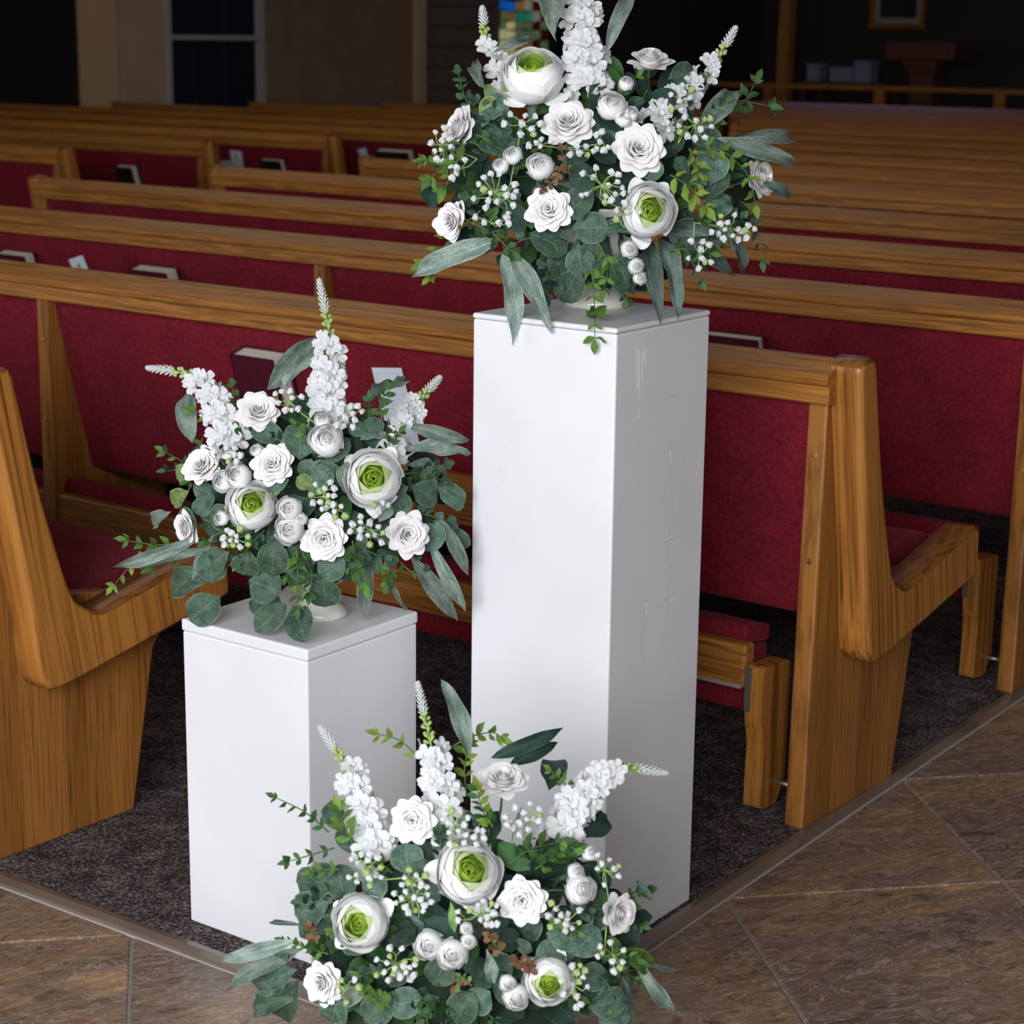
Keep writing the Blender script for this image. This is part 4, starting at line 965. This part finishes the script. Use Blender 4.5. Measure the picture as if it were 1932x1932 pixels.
A.spike([(720, 868), (752, 810), (785, 762), (830, 712)], [.12, .09, .06, .03], 12, 26, 18, 20)
A.breath((640, 830), [(655, 785, 30, 25, 11), (545, 755, 32, 20, 9)]); A.breath((640, 960), [(612, 935, 30, 28, 13), (635, 960, 25, 20, 6)]); A.breath((460, 1010), [(445, 1015, 30, 22, 12)]); A.breath((690, 990), [(700, 1000, 42, 30, 14), (720, 960, 20, 14, 4)]); A.breath((440, 880), [(438, 858, 18, 20, 6)])
many(A, 'willow', 'willow', [(503, 735, 594, 636, 46), (535, 730, 600, 655, 44), (362, 835, 355, 738, 42), (765, 800, 886, 830, 28), (765, 850, 886, 858, 36), (765, 880, 845, 903, 28), (378, 1015, 213, 1070, 26), (398, 1035, 250, 1074, 18), (405, 1008, 371, 1115, 24),
     (692, 1035, 686, 1164, 32), (775, 1050, 861, 1170, 34), (808, 1018, 879, 1152, 26), (830, 975, 884, 1085, 26), (735, 1080, 770, 1150, 10), (735, 735, 765, 722, 22), (700, 760, 750, 725, 30, 'willow_dark')], tb=.03, ta=.10)
many(A, 'euca', 'euca', [(565, 868, 563, 797, 62), (540, 838, 475, 808, 44), (612, 873, 660, 828, 34), (590, 905, 625, 880, 50), (580, 900, 620, 920, 46), (415, 1125, 357, 1170, 64), (395, 1090, 325, 1108, 58), (400, 1100, 398, 1035, 58), (470, 1095, 530, 1118, 66), (535, 1150, 470, 1135, 56), (540, 1140, 482, 1192, 50), (560, 1145, 575, 1212, 56),
     (520, 1015, 512, 1085, 58), (540, 1060, 590, 1085, 50), (600, 1085, 650, 1055, 54), (610, 1085, 615, 1145, 60), (775, 920, 825, 945, 52), (820, 915, 875, 955, 44), (745, 925, 760, 975, 46), (470, 1040, 460, 1085, 54), (430, 1040, 395, 1070, 50), (380, 960, 398, 925, 34), (395, 940, 370, 970, 36), (320, 965, 290, 990, 30, 'grey_leaf'),
     (360, 880, 335, 905, 34, 'lime_euca'), (355, 925, 325, 950, 34, 'lime_euca'), (535, 920, 500, 930, 30, 'lime_euca'), (590, 920, 560, 900, 30, 'lime_euca'), (545, 905, 500, 915, 42), (440, 970, 395, 975, 40), (830, 980, 800, 1040, 50), (850, 990, 870, 1040, 46), (700, 1060, 660, 1035, 44), (655, 800, 690, 815, 30), (370, 1000, 340, 960, 36), (640, 1060, 670, 1090, 40, 'euca_dark'), (680, 830, 720, 790, 36)])
A.sprig('ruscus', ['ruscus'], [(360, 1020), (300, 1030), (240, 1020)], 5, 26, [.05, .04, .02]); A.sprig('ruscus', ['lime_leaf', 'ruscus'], [(320, 1040), (250, 1060), (215, 1105)], 5, 24, [.05, .04, .02]); A.sprig('ruscus', ['ruscus'], [(340, 1050), (310, 1060), (290, 1070)], 2, 28, [.05, .04, .03])
A.sprig('ruscus', ['ruscus_dark', 'ruscus'], [(560, 1040), (562, 1090), (562, 1145)], 6, 26, [.17, .16, .14]); A.sprig('ruscus', ['ruscus_dark'], [(570, 1040), (590, 1080), (585, 1120)], 5, 24, [.16, .15, .14])
A.sprig('oval', ['ruscus_dark'], [(665, 1020), (668, 1050), (672, 1075)], 4, 24); A.sprig('oval', ['ruscus_dark', 'ruscus'], [(735, 1040), (735, 1075), (730, 1100)], 5, 22, [.11, .11, .1]); A.sprig('ruscus', ['ruscus'], [(755, 1060), (775, 1080), (790, 1075)], 3, 22, [.08, .08, .08])
A.sprig('oval', ['ruscus_dark'], [(460, 830), (445, 780), (438, 730)], 7, 18, [.13, .11, .09]); A.sprig('ruscus', 'ruscus_dark', [(720, 790), (715, 760), (735, 735)], 5, 26); A.sprig('oval', ['grey_leaf', 'lime_euca'], [(760, 920), (800, 900), (850, 925)], 7, 20, [.08, .05, .03]); A.sprig('ruscus', 'ruscus', [(400, 790), (380, 780), (365, 775)], 2, 24, [.1, .1, .1])
A.leaf('ruscus', 'grey_leaf', (655, 870), (650, 930), 34, roll=.1); A.leaf('ruscus', 'grey_leaf', (735, 945), (715, 985), 30)
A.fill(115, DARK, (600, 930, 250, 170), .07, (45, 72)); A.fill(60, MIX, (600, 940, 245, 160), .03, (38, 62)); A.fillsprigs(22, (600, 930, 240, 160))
A.body(.85, .16, (.13, .09, .11), .9)

# ------------------------------------------------------------------ 3. arrangement standing on the floor
A = Arrangement('wide low arrangement of white flowers and greenery on the floor in front of the pedestals', (-.057, 2.215, .002), (880, 1740), (400, 330), .17, 45)
A.ran(884, 1645, 58, (.16, .34)); A.ran(680, 1740, 50, (-.20, .05)); A.ran(1034, 1850, 44, (.04, -.12), n=(4, 2))
A.rose(778, 1547, 46, (.02, .12)); A.rose(950, 1466, 50, (.06, .80), n=(5, 6, 8)); A.rose(985, 1700, 48, (-.02, .12)); A.rose(1172, 1724, 44, (.66, .05), n=(5, 5, 7)); A.rose(604, 1856, 44, (-.45, .05))
for q in ((1095, 1678, 28), (1086, 1645, 16), (1113, 1609, 15), (809, 1783, 27), (853, 1800, 28), (884, 1775, 14), (973, 1881, 24), (958, 1855, 16), (880, 1752, 12)): A.ran(*q, green=False, n=(3, 0), extra=.02)
A.spike([(858, 1600), (835, 1500), (812, 1400), (788, 1288)], [.12, .10, .07, .04], 19, 29, 20, 24)
A.spike([(712, 1615), (690, 1540), (655, 1450), (604, 1372)], [.12, .10, .07, .04], 19, 29, 20, 25)
A.spike([(1052, 1592), (1095, 1510), (1160, 1452), (1257, 1458)], [.12, .10, .08, .05], 20, 29, 20, 25)
A.breath((720, 1660), [(690, 1640, 38, 32, 14), (780, 1655, 25, 20, 6)]); A.breath((790, 1730), [(780, 1690, 42, 34, 18)]); A.breath((920, 1740), [(905, 1725, 48, 26, 15)]); A.breath((1060, 1740), [(1060, 1730, 36, 38, 13)]); A.breath((990, 1580), [(995, 1545, 36, 36, 12), (960, 1560, 20, 20, 4)])
A.breath((870, 1620), [(860, 1560, 32, 40, 13), (900, 1580, 22, 16, 5)]); A.breath((740, 1850), [(745, 1820, 42, 40, 20)]); A.breath((1080, 1880), [(1085, 1860, 28, 42, 14)]); A.breath((1140, 1800), [(1155, 1800, 30, 35, 9), (1140, 1640, 30, 30, 8)]); A.breath((660, 1850), [(655, 1865, 22, 26, 7)], green=.7)
many(A, 'willow', 'willow', [(560, 1775, 417, 1814, 30), (570, 1790, 428, 1868, 34), (885, 1430, 832, 1282, 36), (1195, 1800, 1277, 1910, 26), (905, 1885, 1018, 1926, 44), (920, 1920, 1015, 1905, 20)], tb=.03, ta=.08)
many(A, 'willow', 'willow_dark', [(925, 1430, 1064, 1373, 30, 'euca_dark'), (960, 1445, 1052, 1402, 30, 'euca_dark'), (1170, 1790, 1290, 1832, 12), (1175, 1840, 1198, 1932, 16), (570, 1745, 508, 1741, 10)], tb=.02, ta=.06)
many(A, 'euca', 'euca', [(1035, 1490, 1050, 1435, 50, 'euca_dark'), (1100, 1580, 1145, 1540, 50, 'euca_dark'), (640, 1660, 560, 1665, 62), (620, 1700, 558, 1728, 66), (650, 1700, 640, 1630, 60), (730, 1655, 690, 1695, 52), (770, 1650, 765, 1590, 60), (790, 1690, 800, 1620, 60), (830, 1700, 775, 1640, 58),
     (865, 1790, 800, 1735, 50, 'euca_dark'), (1010, 1820, 1065, 1785, 56), (1075, 1800, 1130, 1750, 60), (1070, 1830, 1035, 1765, 54), (1030, 1760, 1100, 1775, 50), (560, 1830, 480, 1858, 52), (565, 1850, 530, 1920, 60), (545, 1800, 500, 1835, 46), (560, 1880, 480, 1905, 46), (820, 1860, 840, 1810, 56), (640, 1880, 625, 1930, 56), (690, 1930, 740, 1870, 60),
     (730, 1900, 800, 1885, 56), (860, 1930, 890, 1870, 60), (925, 1870, 885, 1905, 54), (990, 1900, 925, 1850, 56), (1110, 1900, 1180, 1880, 60), (1130, 1930, 1185, 1905, 54), (1180, 1790, 1225, 1830, 40, 'ruscus'), (700, 1790, 645, 1780, 44), (640, 1890, 690, 1865, 40, 'grey_leaf'), (1000, 1640, 940, 1590, 44, 'ruscus_dark'), (1090, 1620, 1010, 1600, 40, 'ruscus_dark'),
     (640, 1570, 625, 1510, 44), (660, 1610, 650, 1560, 44), (1120, 1700, 1090, 1640, 44, 'euca_dark'), (940, 1530, 905, 1590, 40, 'euca_dark'), (1230, 1700, 1200, 1660, 14)])
A.leaf('ruscus', 'lime_euca', (858, 1760), (850, 1700), 16, roll=0); A.leaf('willow', 'willow', (965, 1590), (985, 1520), 8, roll=0); A.leaf('ruscus', 'willow', (930, 1860), (918, 1790), 24, roll=.2)
A.sprig('ruscus', ['lime_leaf', 'ruscus'], [(840, 1420), (880, 1390), (930, 1380), (945, 1390)], 6, 30, [.05, .05, .05, .05]); A.sprig('ruscus', ['lime_leaf'], [(880, 1500), (875, 1450), (885, 1410)], 5, 30, [.06, .06, .05]); A.sprig('ruscus', ['lime_leaf'], [(790, 1430), (755, 1395), (715, 1385)], 4, 28, [.05, .04, .03])
A.sprig('ruscus', ['ruscus_dark'], [(620, 1570), (575, 1530), (520, 1505)], 6, 22, [.04, .02, .0]); A.sprig('ruscus', ['ruscus_dark'], [(630, 1600), (580, 1615), (545, 1625)], 4, 24, [.06, .05, .04]); A.sprig('ruscus', ['lime_leaf', 'ruscus'], [(665, 1590), (650, 1560), (640, 1530)], 4, 34); A.sprig('ruscus', ['ruscus'], [(640, 1640), (610, 1640), (590, 1645)], 3, 24)
A.sprig('ruscus', ['lime_leaf', 'ruscus_dark'], [(930, 1560), (910, 1530), (900, 1490)], 6, 30); A.sprig('ruscus', ['ruscus_dark'], [(960, 1630), (1000, 1600), (1050, 1590)], 4, 38); A.sprig('oval', ['ruscus_dark', 'ruscus'], [(1010, 1640), (1050, 1610), (1085, 1600)], 6, 24)
A.sprig('oval', ['bronze_leaf'], [(950, 1800), (930, 1780), (920, 1755)], 6, 19); A.sprig('oval', ['bronze_leaf'], [(960, 1820), (985, 1810), (1000, 1825)], 6, 20); A.sprig('oval', ['bronze_leaf', 'lime_euca'], [(890, 1860), (870, 1840), (860, 1860)], 5, 18); A.sprig('oval', ['bronze_leaf'], [(600, 1780), (590, 1765), (585, 1752)], 4, 18)
A.sprig('oval', ['ruscus'], [(735, 1900), (715, 1880), (690, 1870)], 6, 22); A.sprig('oval', ['ruscus_dark'], [(790, 1880), (810, 1900), (800, 1920)], 4, 22); A.sprig('ruscus', ['ruscus', 'ruscus_dark'], [(1130, 1790), (1170, 1830), (1215, 1855)], 6, 22, [.08, .07, .06]); A.sprig('ruscus', ['ruscus_dark', 'ruscus'], [(1120, 1800), (1170, 1800), (1200, 1810)], 5, 24)
A.sprig('oval', ['ruscus_dark'], [(1180, 1690), (1205, 1680), (1225, 1678)], 4, 17, [.08, .06, .05]); A.sprig('ruscus', ['ruscus'], [(620, 1800), (570, 1785), (535, 1775)], 6, 20, [.1, .08, .06]); A.sprig('ruscus', ['ruscus'], [(1080, 1500), (1060, 1470), (1040, 1455)], 4, 22)
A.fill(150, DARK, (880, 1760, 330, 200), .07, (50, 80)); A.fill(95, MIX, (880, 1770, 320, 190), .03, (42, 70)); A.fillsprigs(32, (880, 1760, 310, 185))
A.body(.9, .14, (.15, .10, .10), 1.0)
